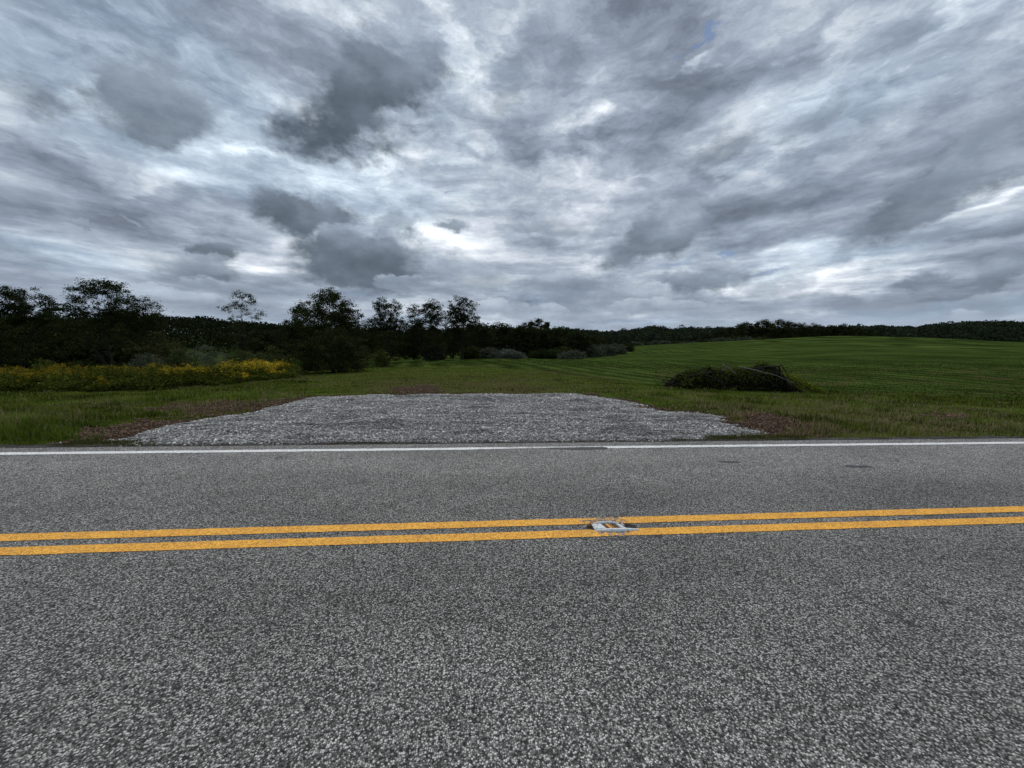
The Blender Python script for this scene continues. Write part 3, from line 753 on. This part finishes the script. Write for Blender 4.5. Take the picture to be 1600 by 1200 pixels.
    tone = (.62 + .7 * fbm(x * .06, y * .10, 91, 4))[:, None]
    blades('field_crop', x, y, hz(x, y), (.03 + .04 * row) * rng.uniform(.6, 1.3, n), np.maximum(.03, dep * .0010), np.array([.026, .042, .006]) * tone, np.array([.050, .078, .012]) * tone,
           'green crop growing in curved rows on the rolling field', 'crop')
build_grass()

# ------------------------------------------------------------------ trees
def tubes(paths, ns=6):
    Vs, Fs = [], []; off = 0
    for P, R in paths:
        P = np.asarray(P, float); R = np.asarray(R, float); n = len(P)
        T = np.gradient(P, axis=0); T /= np.linalg.norm(T, axis=1)[:, None] + 1e-9
        ref = np.where(np.abs(T[:, 2:3]) > .9, [[1., 0, 0]], [[0, 0, 1.]])
        U = np.cross(T, ref); U /= np.linalg.norm(U, axis=1)[:, None] + 1e-9; B = np.cross(T, U)
        a = np.linspace(0, 2 * np.pi, ns, endpoint=False)
        V = P[:, None] + R[:, None, None] * (U[:, None] * np.cos(a)[None, :, None] + B[:, None] * np.sin(a)[None, :, None])
        Vs.append(V.reshape(-1, 3)); i = np.arange(n - 1)[:, None]; j = np.arange(ns)[None]; j2 = (j + 1) % ns
        Fs.append(np.stack([off + i * ns + j, off + i * ns + j2, off + (i + 1) * ns + j2, off + (i + 1) * ns + j], -1).reshape(-1, 4)); off += n * ns
    return np.vstack(Vs), np.vstack(Fs)
def leaf_mesh(ctr, size, r, colr, tone):
    """one pointed quad per leaf spray"""
    n = len(ctr); d = r.normal(size=(n, 3)); d[:, 2] *= .6; d /= np.linalg.norm(d, axis=1)[:, None]
    e = np.cross(d, r.normal(size=(n, 3))); e /= np.linalg.norm(e, axis=1)[:, None] + 1e-9
    s = (size * r.uniform(.6, 1.35, n))[:, None]
    V = np.stack([ctr - d * s * .5, ctr + e * s * .30, ctr + d * s * .55, ctr - e * s * .30], 1)
    Fq = np.arange(4 * n).reshape(n, 4)
    c = np.array(colr)[None] * tone[:, None] * r.uniform(.7, 1.3, (n, 1)) * (1 + r.uniform(-.12, .12, (n, 3)))
    return V.reshape(-1, 3), Fq, np.repeat(c, 4, 0)
def grow(seed, h, lobes, ncl, nlf, leaf, spread, colr, trunk_r, stems=1, fork=.3, flat=.6, lean=0.0, base_clear=0.0):
    """lobes: (cx, cy, cz, rx, ry, rz, weight) in fractions of the height; returns trunk and crown arrays"""
    r = np.random.default_rng(seed)
    L = np.array(lobes, float) * np.array([h, h, h, h, h, h, 1]); w = L[:, 6] / L[:, 6].sum()
    k = r.choice(len(L), ncl, p=w); d = r.normal(size=(ncl, 3)); d /= np.linalg.norm(d, axis=1)[:, None]
    rad_ = r.uniform(.25, 1, ncl) ** .55 * r.uniform(.82, 1.08, ncl)
    A = L[k, :3] + d * rad_[:, None] * L[k, 3:6]
    A = A[A[:, 2] > max(.05 * h, base_clear * h)]
    paths = []; nodes = []; nrad = []
    for s in range(stems):
        a = r.uniform(0, 6.28); tilt = (0 if stems == 1 else r.uniform(.12, .38)) * h
        th = h * r.uniform(.66, .82); tt = np.linspace(0, 1, 12)
        wob = np.cumsum(r.normal(0, .008 * h, (12, 2)), 0) * (tt[:, None])
        P = np.stack([np.cos(a) * tilt * tt ** 1.1 + wob[:, 0] + lean * h * tt, np.sin(a) * tilt * tt ** 1.1 + wob[:, 1], tt * th - .15], -1)
        R = trunk_r / math.sqrt(stems) * (1 - tt * .86) ; R[0] *= 1.35
        paths.append((P, R)); nodes.append(P[int(12 * fork * .6):]); nrad.append(R[int(12 * fork * .6):])
    N_ = np.vstack(nodes); NR = np.concatenate(nrad)
    order = np.argsort(np.linalg.norm(A - np.array([0, 0, h * fork]), axis=1))
    for i in order:
        q = A[i]; v_ = q - N_; dist = np.linalg.norm(v_, axis=1)
        cost = dist * (1 + .9 * np.clip(-(v_[:, 2]) / (dist + 1e-6), 0, 1)) - NR * 2
        j = int(np.argmin(cost)); p0 = N_[j]; L_ = dist[j]
        tt = np.linspace(0, 1, 5); mid = (p0 + q) / 2 + np.array([0, 0, .12 * L_]) + r.normal(0, .07 * L_, 3)
        P = ((1 - tt) ** 2)[:, None] * p0 + (2 * tt * (1 - tt))[:, None] * mid + (tt ** 2)[:, None] * q
        r0 = min(NR[j] * .8, .012 + .022 * L_); R = r0 * (1 - tt * .72)
        paths.append((P, R)); N_ = np.vstack([N_, P[1:]]); NR = np.concatenate([NR, R[1:]])
    TV, TF = tubes(paths, 6)
    n = len(A); cid = np.repeat(np.arange(n), nlf); m = len(cid)
    sc = r.uniform(.6, 1.35, n)
    off = r.normal(size=(m, 3)) * np.array([1, 1, flat]) * spread * sc[cid, None]
    keep = r.random(m) < r.uniform(.45, 1, n)[cid]
    ctr = (A[cid] + off)[keep]; cid = cid[keep]
    ctr[:, 2] = np.maximum(ctr[:, 2], .05)
    tone = r.uniform(.65, 1.35, n)[cid]
    CV, CF, CC = leaf_mesh(ctr, leaf, r, colr, tone)
    return TV, TF, CV, CF, CC
def tree_obj(name, x, y, args, zoff=0.0, rz=0.0, label='', cat='tree', group=None, z=None):
    TV, TF, CV, CF, CC = grow(**args)
    o = empty(name, x, y, (float(hz(x, y)) if z is None else z) + zoff, rz)
    mesh_obj('trunk', TV, TF, M_bark, o, smooth=True); mesh_obj('crown', CV, CF, M_leaf, o, col=CC)
    tag(o, label, cat, group); return o
DK = (.023, .031, .011); MID = (.036, .046, .016); OL = (.050, .060, .022); PALE = (.072, .080, .054)
def place_tree(name, px, dep, top, label, seed, lobes, ncl, nlf, leaf, spread, colr, tr, group=None, cat='tree', **kw):
    x, y = at(px, dep); z = float(hz(x, y)); h = topz(px, top, dep) - z
    return tree_obj(name, x, y, dict(seed=seed, h=h, lobes=lobes, ncl=ncl, nlf=nlf, leaf=leaf, spread=spread, colr=colr, trunk_r=tr, **kw), label=label, group=group, cat=cat)
G_FRONT = 'trees standing in front of the left wood'
place_tree('broadleaf_tree', 30, 43, 440, 'bushy dark tree with spiky upright shoots at the far left edge', 101,
    [(0, 0, .45, .55, .5, .36, 2.2), (-.12, 0, .78, .16, .2, .22, .9), (.16, .05, .74, .13, .2, .20, .8), (-.38, 0, .72, .2, .2, .2, .8), (.30, 0, .60, .10, .1, .10, .35), (.02, 0, .72, .1, .1, .22, .5)],
    430, 110, .15, .25, DK, .22, cat='tree', stems=3)
place_tree('broadleaf_tree', 176, 40, 435, 'wide umbrella-crowned dark tree rising over the yellow goldenrod at left', 102,
    [(-.06, 0, .74, .38, .36, .22, 2.6), (-.44, 0, .68, .14, .18, .09, .45), (.22, .05, .66, .24, .28, .20, 1.4), (0, 0, .45, .45, .4, .2, 1.6), (-.03, 0, .90, .20, .2, .09, .8)],
    560, 84, .12, .21, DK, .26, stems=3, base_clear=.22)
place_tree('young_tree', 385, 60, 450, 'slim open tree with sparse see-through crown left of the bushy tree', 103,
    [(0, 0, .84, .14, .14, .14, 1.6), (-.20, 0, .76, .11, .1, .07, .5), (.14, 0, .66, .13, .12, .08, .6), (-.1, 0, .58, .15, .15, .08, .6), (0, 0, .3, .26, .25, .2, 1.3)],
    125, 60, .15, .24, MID, .13, stems=1, fork=.55)
place_tree('broadleaf_tree', 520, 36, 449, 'feathery-topped tree growing out of the round dark bush beside the mown grass', 104,
    [(0, 0, .76, .28, .26, .20, 2.2), (-.12, 0, .6, .38, .3, .16, 1.5), (.2, 0, .66, .2, .2, .16, .9), (-.03, 0, .9, .13, .12, .09, .4), (0, 0, .48, .42, .35, .2, 2.2)],
    560, 76, .12, .18, MID, .17, stems=4, base_clear=.3)
place_tree('broadleaf_tree', 472, 41, 466, 'small dark tree leaning out at the left of the feathery-topped tree', 105,
    [(0, 0, .80, .12, .12, .16, 1.2), (-.12, 0, .60, .13, .12, .10, .8), (.05, 0, .45, .22, .2, .22, 1.6)], 150, 85, .14, .22, DK, .12, stems=2)
place_tree('tall_tree', 606, 60, 461, 'round-topped tree, leftmost of the three tall trees at the mown grass edge', 106,
    [(.0, 0, .79, .24, .24, .18, 2.4), (-.15, 0, .58, .17, .2, .12, .9), (.14, 0, .58, .17, .2, .12, 1.0), (0, 0, .60, .22, .2, .12, 1.3), (-.02, 0, .35, .33, .3, .25, 1.4)], 330, 66, .16, .23, DK, .20, fork=.5)
place_tree('tall_tree', 667, 61, 465, 'tree with split double crown, middle one of the three tall trees', 107,
    [(.08, 0, .79, .18, .2, .19, 1.8), (-.18, 0, .70, .14, .16, .20, 1.1), (0, 0, .58, .26, .2, .10, 1.0), (.22, 0, .70, .10, .15, .16, .7), (0, 0, .34, .30, .3, .28, 1.5)], 330, 66, .16, .23, DK, .20, stems=2, fork=.5)
place_tree('tall_tree', 722, 59, 459, 'tallest dark tree, rightmost of the three tall trees', 108,
    [(0, 0, .78, .23, .22, .20, 2.2), (-.1, 0, .66, .16, .18, .14, 1.0), (.12, 0, .60, .18, .2, .12, 1.2), (-.04, 0, .52, .24, .2, .10, 1.1), (0, 0, .34, .28, .3, .28, 1.5)], 360, 66, .16, .22, DK, .22, fork=.45)
# dense bodies of bush
def bush(name, px, dep, top, wpx, label, seed, colr, ncl=120, nlf=110, leaf=.14, spread=.25, group=None, cat='bush', depthf=1.0, zsink=0.0, stems=4):
    x, y = at(px, dep); z = float(hz(x, y)); h = max(topz(px, top, dep) - z, .6); hw_ = wpx / F * dep / 2 / h
    lobes = [(0, 0, .15, hw_ * .85, hw_ * depthf * .8, .13, 1.3), (0, 0, .44, hw_ * .82, hw_ * depthf * .8, .44, 2.0), (-hw_ * .42, 0, .36, hw_ * .5, hw_ * .5, .36, 1.1), (hw_ * .45, .0, .34, hw_ * .46, hw_ * .5, .34, 1.1), (hw_ * .1, -hw_ * .3, .6, hw_ * .4, hw_ * .4, .34, .8)]
    return tree_obj(name, x, y, dict(seed=seed, h=h, lobes=lobes, ncl=ncl, nlf=nlf, leaf=leaf, spread=spread, colr=colr, trunk_r=.06, stems=stems, fork=.2), label=label, group=group, cat=cat)
bush('round_bush', 520, 34.5, 507, 140, 'large round dark bush at the edge of the mown grass under the feathery-topped tree', 201, MID, 330, 120, .12, .23)
bush('shrub', 428, 36, 536, 84, 'low olive shrub between the goldenrod and the large round bush', 202, (.062, .074, .026), 150, 90, .11, .2)
bush('shrub', 254, 55, 514, 82, 'rounded brownish green shrub behind the goldenrod patch', 203, (.066, .066, .026), 170, 90, .15, .26)
bush('shrub', 325, 58, 534, 92, 'pale grey-green shrub at the foot of the slim open tree, left side', 204, (.10, .115, .075), 150, 80, .14, .24)
bush('shrub', 282, 44, 541, 60, 'dull green shrub standing behind the middle of the goldenrod', 205, (.06, .075, .028), 110, 90, .13, .22)
bush('shrub', 232, 46, 548, 60, 'low grey-green shrub right of the umbrella-crowned tree trunk', 206, (.085, .10, .065), 100, 80, .13, .22)
bush('shrub', 72, 25, 553, 34, 'small yellow-green shrub poking out of the goldenrod at far left', 207, (.075, .090, .020), 60, 70, .09, .13, stems=5)
bush('shrub', 118, 27, 560, 64, 'dark shrub in the goldenrod left of the umbrella-crowned tree', 208, DK, 110, 90, .10, .17)
bush('shrub', 175, 29, 566, 50, 'low black-green shrub at the foot of the umbrella-crowned tree', 209, DK, 90, 90, .10, .17)
bush('shrub', 595, 44, 545, 34, 'small yellowish shrub right behind the large round bush', 210, (.07, .085, .022), 60, 80, .13, .2)
bush('shrub', 378, 50, 541, 50, 'olive shrub right of the slim open tree trunk', 211, (.06, .072, .026), 90, 90, .13, .22)
# woods: copies of a few full trees
protos = []
for i in range(7):
    args = dict(seed=300 + i, h=10.0, lobes=[(0, 0, .20, .36, .36, .20, 1.3), (0, 0, .62, .30, .30, .34, 2), (.1 * (i % 3 - 1), 0, .84, .18, .18, .15, .8), (-.1, .1, .38, .36, .34, .28, 1.6), (.16, -.1, .5, .22, .2, .25, .8)],
                ncl=190, nlf=44, leaf=.34, spread=.42, colr=[DK, (.034, .041, .014), (.021, .027, .011)][i % 3], trunk_r=.2, stems=1, fork=.3)
    protos.append(grow(**args))
pmesh = []
def proto_tree(i):
    x_ = protos[i]; o = empty('woodland_tree', 0, 0, -50)
    mesh_obj('trunk', x_[0], x_[1], M_bark, o, smooth=True); mesh_obj('crown', x_[2], x_[3], M_leaf, o, col=x_[4]); return o
P0 = [proto_tree(i) for i in range(7)]; used = [False] * 7
def wood_tree(px, dep, top, label, group, wf=1.0, r=random.Random(5)):
    x, y = at(px, dep); z = float(hz(x, y)); h = max(topz(px, top, dep) - z, 2.5)
    i = r.randrange(7)
    if used[i]: o = copy_tree(P0[i])
    else: o = P0[i]; used[i] = True
    s = h / 10.3; o.location = (x, y, z - .1); o.scale = (s * wf * r.uniform(.9, 1.15), s * wf * r.uniform(.9, 1.15), s); o.rotation_euler = (0, 0, r.uniform(0, 6.28))
    tag(o, label, 'tree', group); return o
rr = random.Random(11)
ORD = 'first second third fourth fifth sixth seventh eighth ninth tenth eleventh twelfth thirteenth fourteenth fifteenth sixteenth seventeenth eighteenth nineteenth twentieth'.split()
def nth(k, n):
    if k == 0: return 'leftmost'
    if k == n - 1: return 'rightmost'
    return ORD[k] + ' from left' if k < (n + 1) // 2 else ORD[n - 1 - k] + ' from right'
def row_of(items, dlo, dhi, text, group, wf):
    items = sorted(items); n = len(items)
    for k, (px, top) in enumerate(items):
        wood_tree(px, rr.uniform(dlo, dhi), top, text % nth(k, n), group, wf)
row_of([(2 + k * 18.5 + rr.uniform(-5, 5), 484 + rr.uniform(-5, 12)) for k in range(13)], 50, 66,
       'dense dark tree, %s in the wood behind the goldenrod', 'dense dark trees of the left wood', 1.2)
row_of([(396 + k * 19.5 + rr.uniform(-6, 6), np.interp(396 + k * 19.5, [395, 440, 560, 600, 780], [514, 510, 510, 504, 504]) + rr.uniform(-4, 9)) for k in range(19)], 72, 92,
       'dark tree, %s in the wood behind the round bush and tall trees', 'dark trees of the middle wood', 1.25)
row_of([(757, 507), (770, 500), (784, 503), (797, 507), (812, 505), (826, 509), (842, 508), (858, 508), (871, 507), (884, 508), (897, 513), (908, 517), (921, 522), (936, 526)], 80, 100,
       'dark tree, %s in the wood behind the grey bushes', 'dark trees right of the three tall trees', 1.3)
row_of([(1098, 520), (1112, 517), (1126, 513), (1140, 509), (1152, 504), (1163, 500), (1175, 502), (1188, 497), (1200, 501), (1211, 497), (1224, 500), (1237, 501), (1250, 503), (1264, 503), (1278, 506), (1292, 506), (1306, 504), (1320, 508), (1336, 510), (1352, 513), (1368, 514)], 240, 262,
       'dark tree, %s in the row on the crest of the field', 'trees along the crest of the green field', 1.2)
# slender conifers over the wood
def conifer(px, dep, top, wpx, label, seed):
    x, y = at(px, dep); z = float(hz(x, y)); h = topz(px, top, dep) - z; w = wpx / F * dep / 2 / h
    return tree_obj('pine_tree', x, y, dict(seed=seed, h=h, lobes=[(0, 0, .93, w * .6, w * .6, .07, 1), (-w * .4, 0, .84, w * .6, w * .6, .05, .8), (w * .6, 0, .80, w * .5, w * .5, .04, .6), (0, 0, .5, w, w, .2, .4)],
        ncl=40, nlf=40, leaf=.4, spread=.35, colr=DK, trunk_r=.18, fork=.8), label=label, cat='tree')
conifer(840, 125, 498, 20, 'tallest lone pine poking above the middle of the dark wood edge', 401)
conifer(829, 128, 502, 8, 'narrow pine just left of the tallest lone pine', 402)
conifer(820, 120, 504, 22, 'broad pine second to the left of the tallest lone pine', 403)
conifer(853, 122, 504, 8, 'small pine just right of the tallest lone pine', 404)
# grey-leaved bushes
GB = 'grey-green bushes along the edge of the field'
for k, (px, dep, top, w, c, lab) in enumerate([
    (760, 66, 543, 44, PALE, 'grey-green bush at the right foot of the tallest dark tree'),
    (793, 67, 546, 60, (.10, .115, .085), 'pale grey arching bush below the dark wood edge'),
    (735, 64, 538, 30, MID, 'dark green bush under the rightmost of the three tall trees'),
    (678, 62, 534, 44, (.042, .05, .028), 'dark grey-green bush below the double-crowned tree'),
    (848, 72, 545, 50, DK, 'dark bush left of the long grey bushes at the field edge'),
    (878, 76, 540, 56, MID, 'dark green bush at the left end of the long grey bushes'),
    (893, 70, 548, 50, PALE, 'rounded grey bush low at the field edge'),
    (922, 84, 537, 50, PALE, 'grey bush in the middle of the field edge row'),
    (944, 92, 534, 44, (.075, .088, .06), 'tall grey bush right of the middle of the field edge row'),
    (962, 104, 534, 36, PALE, 'grey bush second from the right end of the field edge row'),
    (978, 118, 534, 26, MID, 'dark bush closing the right end of the field edge row'),
    (908, 92, 530, 40, DK, 'dark bush behind the middle of the field edge row'),
    ]):
    bush('field_bush', px, dep, top, w, lab, 500 + k, c, 130, 60, .22, .34, GB)
GF = 'low bushes beyond the far end of the field'
for k in range(14):
    px = 992 + k * 15; dep = 235 + rr.uniform(-5, 8)
    bush('field_bush', px, dep, np.interp(px, [990, 1090, 1110, 1200], [533, 534, 526, 524]) + rr.uniform(-1.5, 2), rr.uniform(20, 30), 'low bush, %s in the hedge beyond the far field edge' % nth(k, 14), 540 + k,
         [PALE, MID, (.06, .07, .05)][k % 3], 40, 40, .6, .7, GF)

# ------------------------------------------------------------------ far woods on the ridges
def ridge(name, label, pxs, tops, d0, d1, ntr, seed, colr, tree_h=11.0, leaf=1.4):
    """thousands of crowns on rising ground; the tops follow the skyline"""
    r = np.random.default_rng(seed)
    u = r.uniform(pxs[0], pxs[-1], ntr); dep = r.uniform(0, 1, ntr) ** .8 * (d1 - d0) + d0
    lat = (u - 800) / F * dep; x = fl[0] * dep + rl[0] * lat; y = fl[1] * dep + rl[1] * lat
    zt = np.array([topz(a, tp, d1) for a, tp in zip(u, np.interp(u, pxs, tops))])
    gz = hz(x, y); f = (dep - d0) / (d1 - d0)
    top = gz * (1 - f) + (zt - 0) * f + tree_h * (1 - f) * .6; top += (r.normal(0, .7, ntr) + 3.2 * (fbm(u * .045, u * 0, seed, 3) - .55)) * d1 / 300
    top = np.maximum(top, gz + 3)
    rw = r.uniform(2.6, 4.8, ntr) * (d1 / 320) ** .5
    nl = 60; cid = np.repeat(np.arange(ntr), nl); m = len(cid)
    d = r.normal(size=(m, 3)); d /= np.linalg.norm(d, axis=1)[:, None]
    d[:, 2] = np.where(d[:, 2] < -.3, -d[:, 2], d[:, 2])
    q = r.uniform(.75, 1.05, m)[:, None]
    ctr = np.stack([x[cid], y[cid], top[cid] - rw[cid] * 1.0], -1) + d * q * rw[cid, None] * np.array([1, 1, 1.05])
    # skirts down to the ground
    low = r.random(m) < .25; ctr[low, 2] = r.uniform(0, 1, low.sum()) * (ctr[low, 2] - gz[cid[low]]) + gz[cid[low]]
    tone = (r.uniform(.7, 1.3, ntr) * (.7 + .6 * fbm(x * .02, y * .02, seed + 9, 3)))[cid]
    V, Fq, cc = leaf_mesh(ctr, leaf, r, colr, tone)
    # canopy floor below the crowns so that no light shows through
    o = mesh_obj(name, V, Fq, M_leaf, col=cc); tag(o, label, 'wood', kind='stuff'); return o
ridge('far_wood', 'wooded dark ridge behind the left wood', [-300, 0, 200, 235, 300, 350, 400, 450, 600], [508, 508, 506, 492, 495, 498, 504, 507, 512], 110, 165, 1500, 601, (.017, .023, .010), 9, .8)
ridge('far_wood', 'wooded hill on the skyline beyond the left end of the green field', [780, 900, 930, 985, 1010, 1060, 1120, 1200, 1340], [514, 516, 517, 517, 513, 512, 514, 514, 514], 330, 520, 2200, 602, (.028, .038, .021), 12, 1.8)
ridge('far_wood', 'wooded hill on the skyline at right behind the green field', [1280, 1340, 1400, 1460, 1500, 1550, 1600, 1800], [512, 513, 512, 509, 505, 502, 505, 500], 300, 520, 2400, 603, (.026, .036, .020), 12, 1.8)
ridge('far_wood', 'distant wooded skyline behind the middle wood', [380, 600, 900], [514, 514, 516], 240, 330, 700, 604, (.026, .034, .018), 11, 1.6)

# ------------------------------------------------------------------ goldenrod
def goldenrod():
    bl_px = [-300, 0, 200, 300, 400, 452]; bl_py = [616, 613, 612, 605, 597, 590]
    front = np.array([np.dot(np.append(ground(a, c), 0), fl) for a, c in zip(bl_px, bl_py)])
    N = 26000; u = rng.uniform(-300, 460, N); f = np.interp(u, bl_px, front)
    dd = rng.uniform(0, 1, N) ** 1.2 * np.interp(u, [-300, 150, 460], [12, 14, 9]); dep = f + dd + (fbm(u * .02, u * 0, 98, 3) - .5) * 3.4
    lat = (u - 800) / F * dep; x = fl[0] * dep + rl[0] * lat; y = fl[1] * dep + rl[1] * lat; z = hz(x, y)
    hh = (.10 + 1.35 * fbm(x * .8, y * .8, 95, 4)) * rng.uniform(.7, 1.1, N) * (.45 + .55 * sstep(0, 1.6, dd)) * 1.12
    # stems with leaves
    nl = 16; cid = np.repeat(np.arange(N), nl); m = len(cid); t_ = rng.uniform(0.02, 1, m)
    ctr = np.stack([x[cid] + rng.normal(0, .08, m), y[cid] + rng.normal(0, .08, m), z[cid] + hh[cid] * t_], -1)
    tone = (.35 + 1.3 * fbm(x * .6, y * .6, 96, 4))[cid] * rng.uniform(.7, 1.2, m)
    r = np.random.default_rng(9)
    V, Fq, cc = leaf_mesh(ctr, .10, r, (.062, .074, .013), tone)
    o = mesh_obj('goldenrod_foliage', V, Fq, M_leaf, col=cc); tag(o, 'dark green goldenrod leaves and stems along the left grass edge', 'wildflowers', kind='stuff')
    pn = fbm(x * .45 + 3, y * .45, 97, 3)
    fm = (.12 + .88 * sstep(.47, .60, pn)) * sstep(.4, 1.6, dd) * .62
    fm = np.maximum(fm, sstep(330, 380, u) * sstep(450, 430, u) * .8 * sstep(.45, .6, fbm(x * 1.1, y * 1.1, 99, 3) + .06) * sstep(.2, .9, dd))
    fm *= 1 - .85 * sstep(165, 185, u) * sstep(260, 235, u) * (dd < 4)
    sel = rng.random(N) < fm * .75
    xs, ys, zs = x[sel], y[sel], (z + hh)[sel]; n = sel.sum(); nf = 15; cid = np.repeat(np.arange(n), nf); m = len(cid)
    ctr = np.stack([xs[cid] + rng.normal(0, .06, m), ys[cid] + rng.normal(0, .06, m), zs[cid] + rng.normal(.0, .055, m)], -1)
    tone = rng.uniform(.6, 1.3, n)[cid] * (.6 + .7 * sstep(150, 420, u[sel]))[cid]
    V, Fq, cc = leaf_mesh(ctr, .055, r, (.40, .285, .020), tone)
    o = mesh_obj('goldenrod', V, Fq, M_flower, col=cc); tag(o, 'yellow goldenrod blossoms spread along the left grass edge', 'wildflowers', kind='stuff')
goldenrod()

# ------------------------------------------------------------------ brush pile on the field
def brush_pile():
    cx_, cy_ = ground(1158, 611.5); dep = float(np.dot([cx_, cy_, 0], fl)); z = float(hz(cx_, cy_)); S = dep / F
    root = empty('brush_pile', cx_, cy_, z, -YAW); r = np.random.default_rng(77)
    tag(root, 'long dark heap of cut brush and branches lying on the green field', 'brush pile')
    prof_x = np.array([-97, -92, -82, -70, -54, -40, -20, 10, 35, 48, 56, 63, 68, 73, 94]) * S
    prof_h = np.array([3, 15, 25, 28, 29, 36, 33, 33, 35, 39, 41, 38, 31, 20, 2]) * S
    def top(xx): return np.interp(xx, prof_x, prof_h)
    def body(name, n, leaf, colr, xr, par, lift=1.0, shell=False, dpt=1.1):
        x = r.uniform(xr[0], xr[1], n) * S; v_ = r.uniform(-1, 1, n); y = v_ * dpt
        hh = top(x) * np.clip(1 - v_ ** 2, 0, 1) ** .38 * (.72 + .46 * fbm(x * 2.6, y * 2.2, 5, 4))
        zz = hh * (r.uniform(.86, 1.08, n) if shell else r.uniform(0, 1, n) ** .45) * lift
        V, Fq, cc = leaf_mesh(np.stack([x, y + .9, zz + .01], -1), leaf, r, colr, r.uniform(.6, 1.4, n) * (.35 + 1.3 * fbm(x * 2.4, y * 2 + zz * 2.4, 6, 4)))
        return mesh_obj(name, V, Fq, M_leaf, par, col=cc)
    body('dead_leaves', 30000, .09, (.020, .019, .010), (-97, 94), root)
    body('green_leaves', 7000, .075, (.060, .075, .016), (-93, 62), root, 1.05, True)
    # twigs
    P = []
    for k in range(900):
        x = r.uniform(-95, 95) * S; v_ = r.uniform(-.9, .9); hh = top(np.array([x]))[0] * math.sqrt(1 - v_ ** 2)
        a = r.normal(0, .5) + (0 if r.random() < .6 else 3.14); L = r.uniform(.3, 1.1); el = r.normal(-.1, .35)
        p0 = np.array([x, v_ + .9, hh * r.uniform(.4, 1.02)]); d = np.array([math.cos(a) * math.cos(el), math.sin(a) * .6, math.sin(el)])
        tt = np.linspace(0, 1, 4)[:, None]; Q = p0 + d * L * tt + np.array([0, 0, -.15 * L]) * tt ** 2 + r.normal(0, .03, (4, 3)); Q[:, 2] = np.maximum(Q[:, 2], .02)
        P.append((Q, np.linspace(r.uniform(.008, .022), .004, 4)))
    V, Fq = tubes(P, 4); mesh_obj('twigs', V, Fq, M_bark, root)
    def log(name, a, b_, r0, r1, m_, bend=.04):
        tt = np.linspace(0, 1, 10)[:, None]; Q = np.array(a) * (1 - tt) + np.array(b_) * tt; Q[:, 2] += bend * np.sin(tt[:, 0] * np.pi); Q += r.normal(0, .008, Q.shape)
        R = np.linspace(r0, r1, 10); V, Fq = tubes([(Q, R)], 8); n = len(V)
        caps = np.array([list(range(7, -1, -1)), list(range(n - 8, n))]); return mesh_obj(name, V, [Fq, caps], m_, root, smooth=False)
    log('branch', (-8 * S, -.16, 38 * S), (34 * S, -.25, 28 * S), .034, .026, M_weath, .05); log('branch', (30 * S, -.24, 30 * S), (74 * S, -.36, 14 * S), .026, .012, M_weath, .06)
    log('branch', (4 * S, .0, 34 * S), (56 * S, -.1, 40 * S), .026, .036, M_bark)
    log('branch', (-34 * S, -.15, 41 * S), (-14 * S, -.28, 27 * S), .028, .018, M_weath)
    log('branch', (20 * S, .1, 33 * S), (52 * S, .0, 39 * S), .03, .02, M_bark)
    for k in range(9):
        log('branch', ((52 + r.uniform(-9, 7)) * S, r.uniform(-.3, .3), (38 + r.uniform(-8, 6)) * S), ((60 + r.uniform(-7, 9)) * S, r.uniform(-.35, .2), r.uniform(6, 24) * S), .028, .014, M_bark, .05)
    log('branch', (-60 * S, -.3, 25 * S), (-30 * S, -.42, 8 * S), .03, .02, M_bark)
    log('branch', (6 * S, -.3, 28 * S), (48 * S, -.45, 9 * S), .024, .014, M_bark, .08)
    log('branch', (-90 * S, -.2, 22 * S), (-52 * S, -.35, 30 * S), .02, .03, M_bark)
    log('cut_end', (-33 * S, -.28, 34 * S), (-30 * S, .0, 33 * S), .04, .04, M_weath, 0)
    # yellow-green weeds overgrowing the right end: its own plant
    gx, gy = ground(1240, 611); w = empty('weed_clump', gx, gy, float(hz(gx, gy)), -YAW)
    tag(w, 'bright yellow-green weeds sprawling at the right end of the brush pile', 'weeds')
    n = 14000; x = r.uniform(-26, 50, n) * S; v_ = r.uniform(-1, 1, n)
    hh = np.interp(x / S, [-26, -16, 6, 28, 50], [10, 30, 26, 15, 3]) * S * np.sqrt(1 - v_ ** 2) * r.uniform(.3, 1.08, n)
    V, Fq, cc = leaf_mesh(np.stack([x, v_ * .8 + .5, hh], -1), .065, r, (.150, .175, .022), r.uniform(.5, 1.3, n))
    mesh_obj('leaves', V, Fq, M_leaf, w, col=cc)
brush_pile()
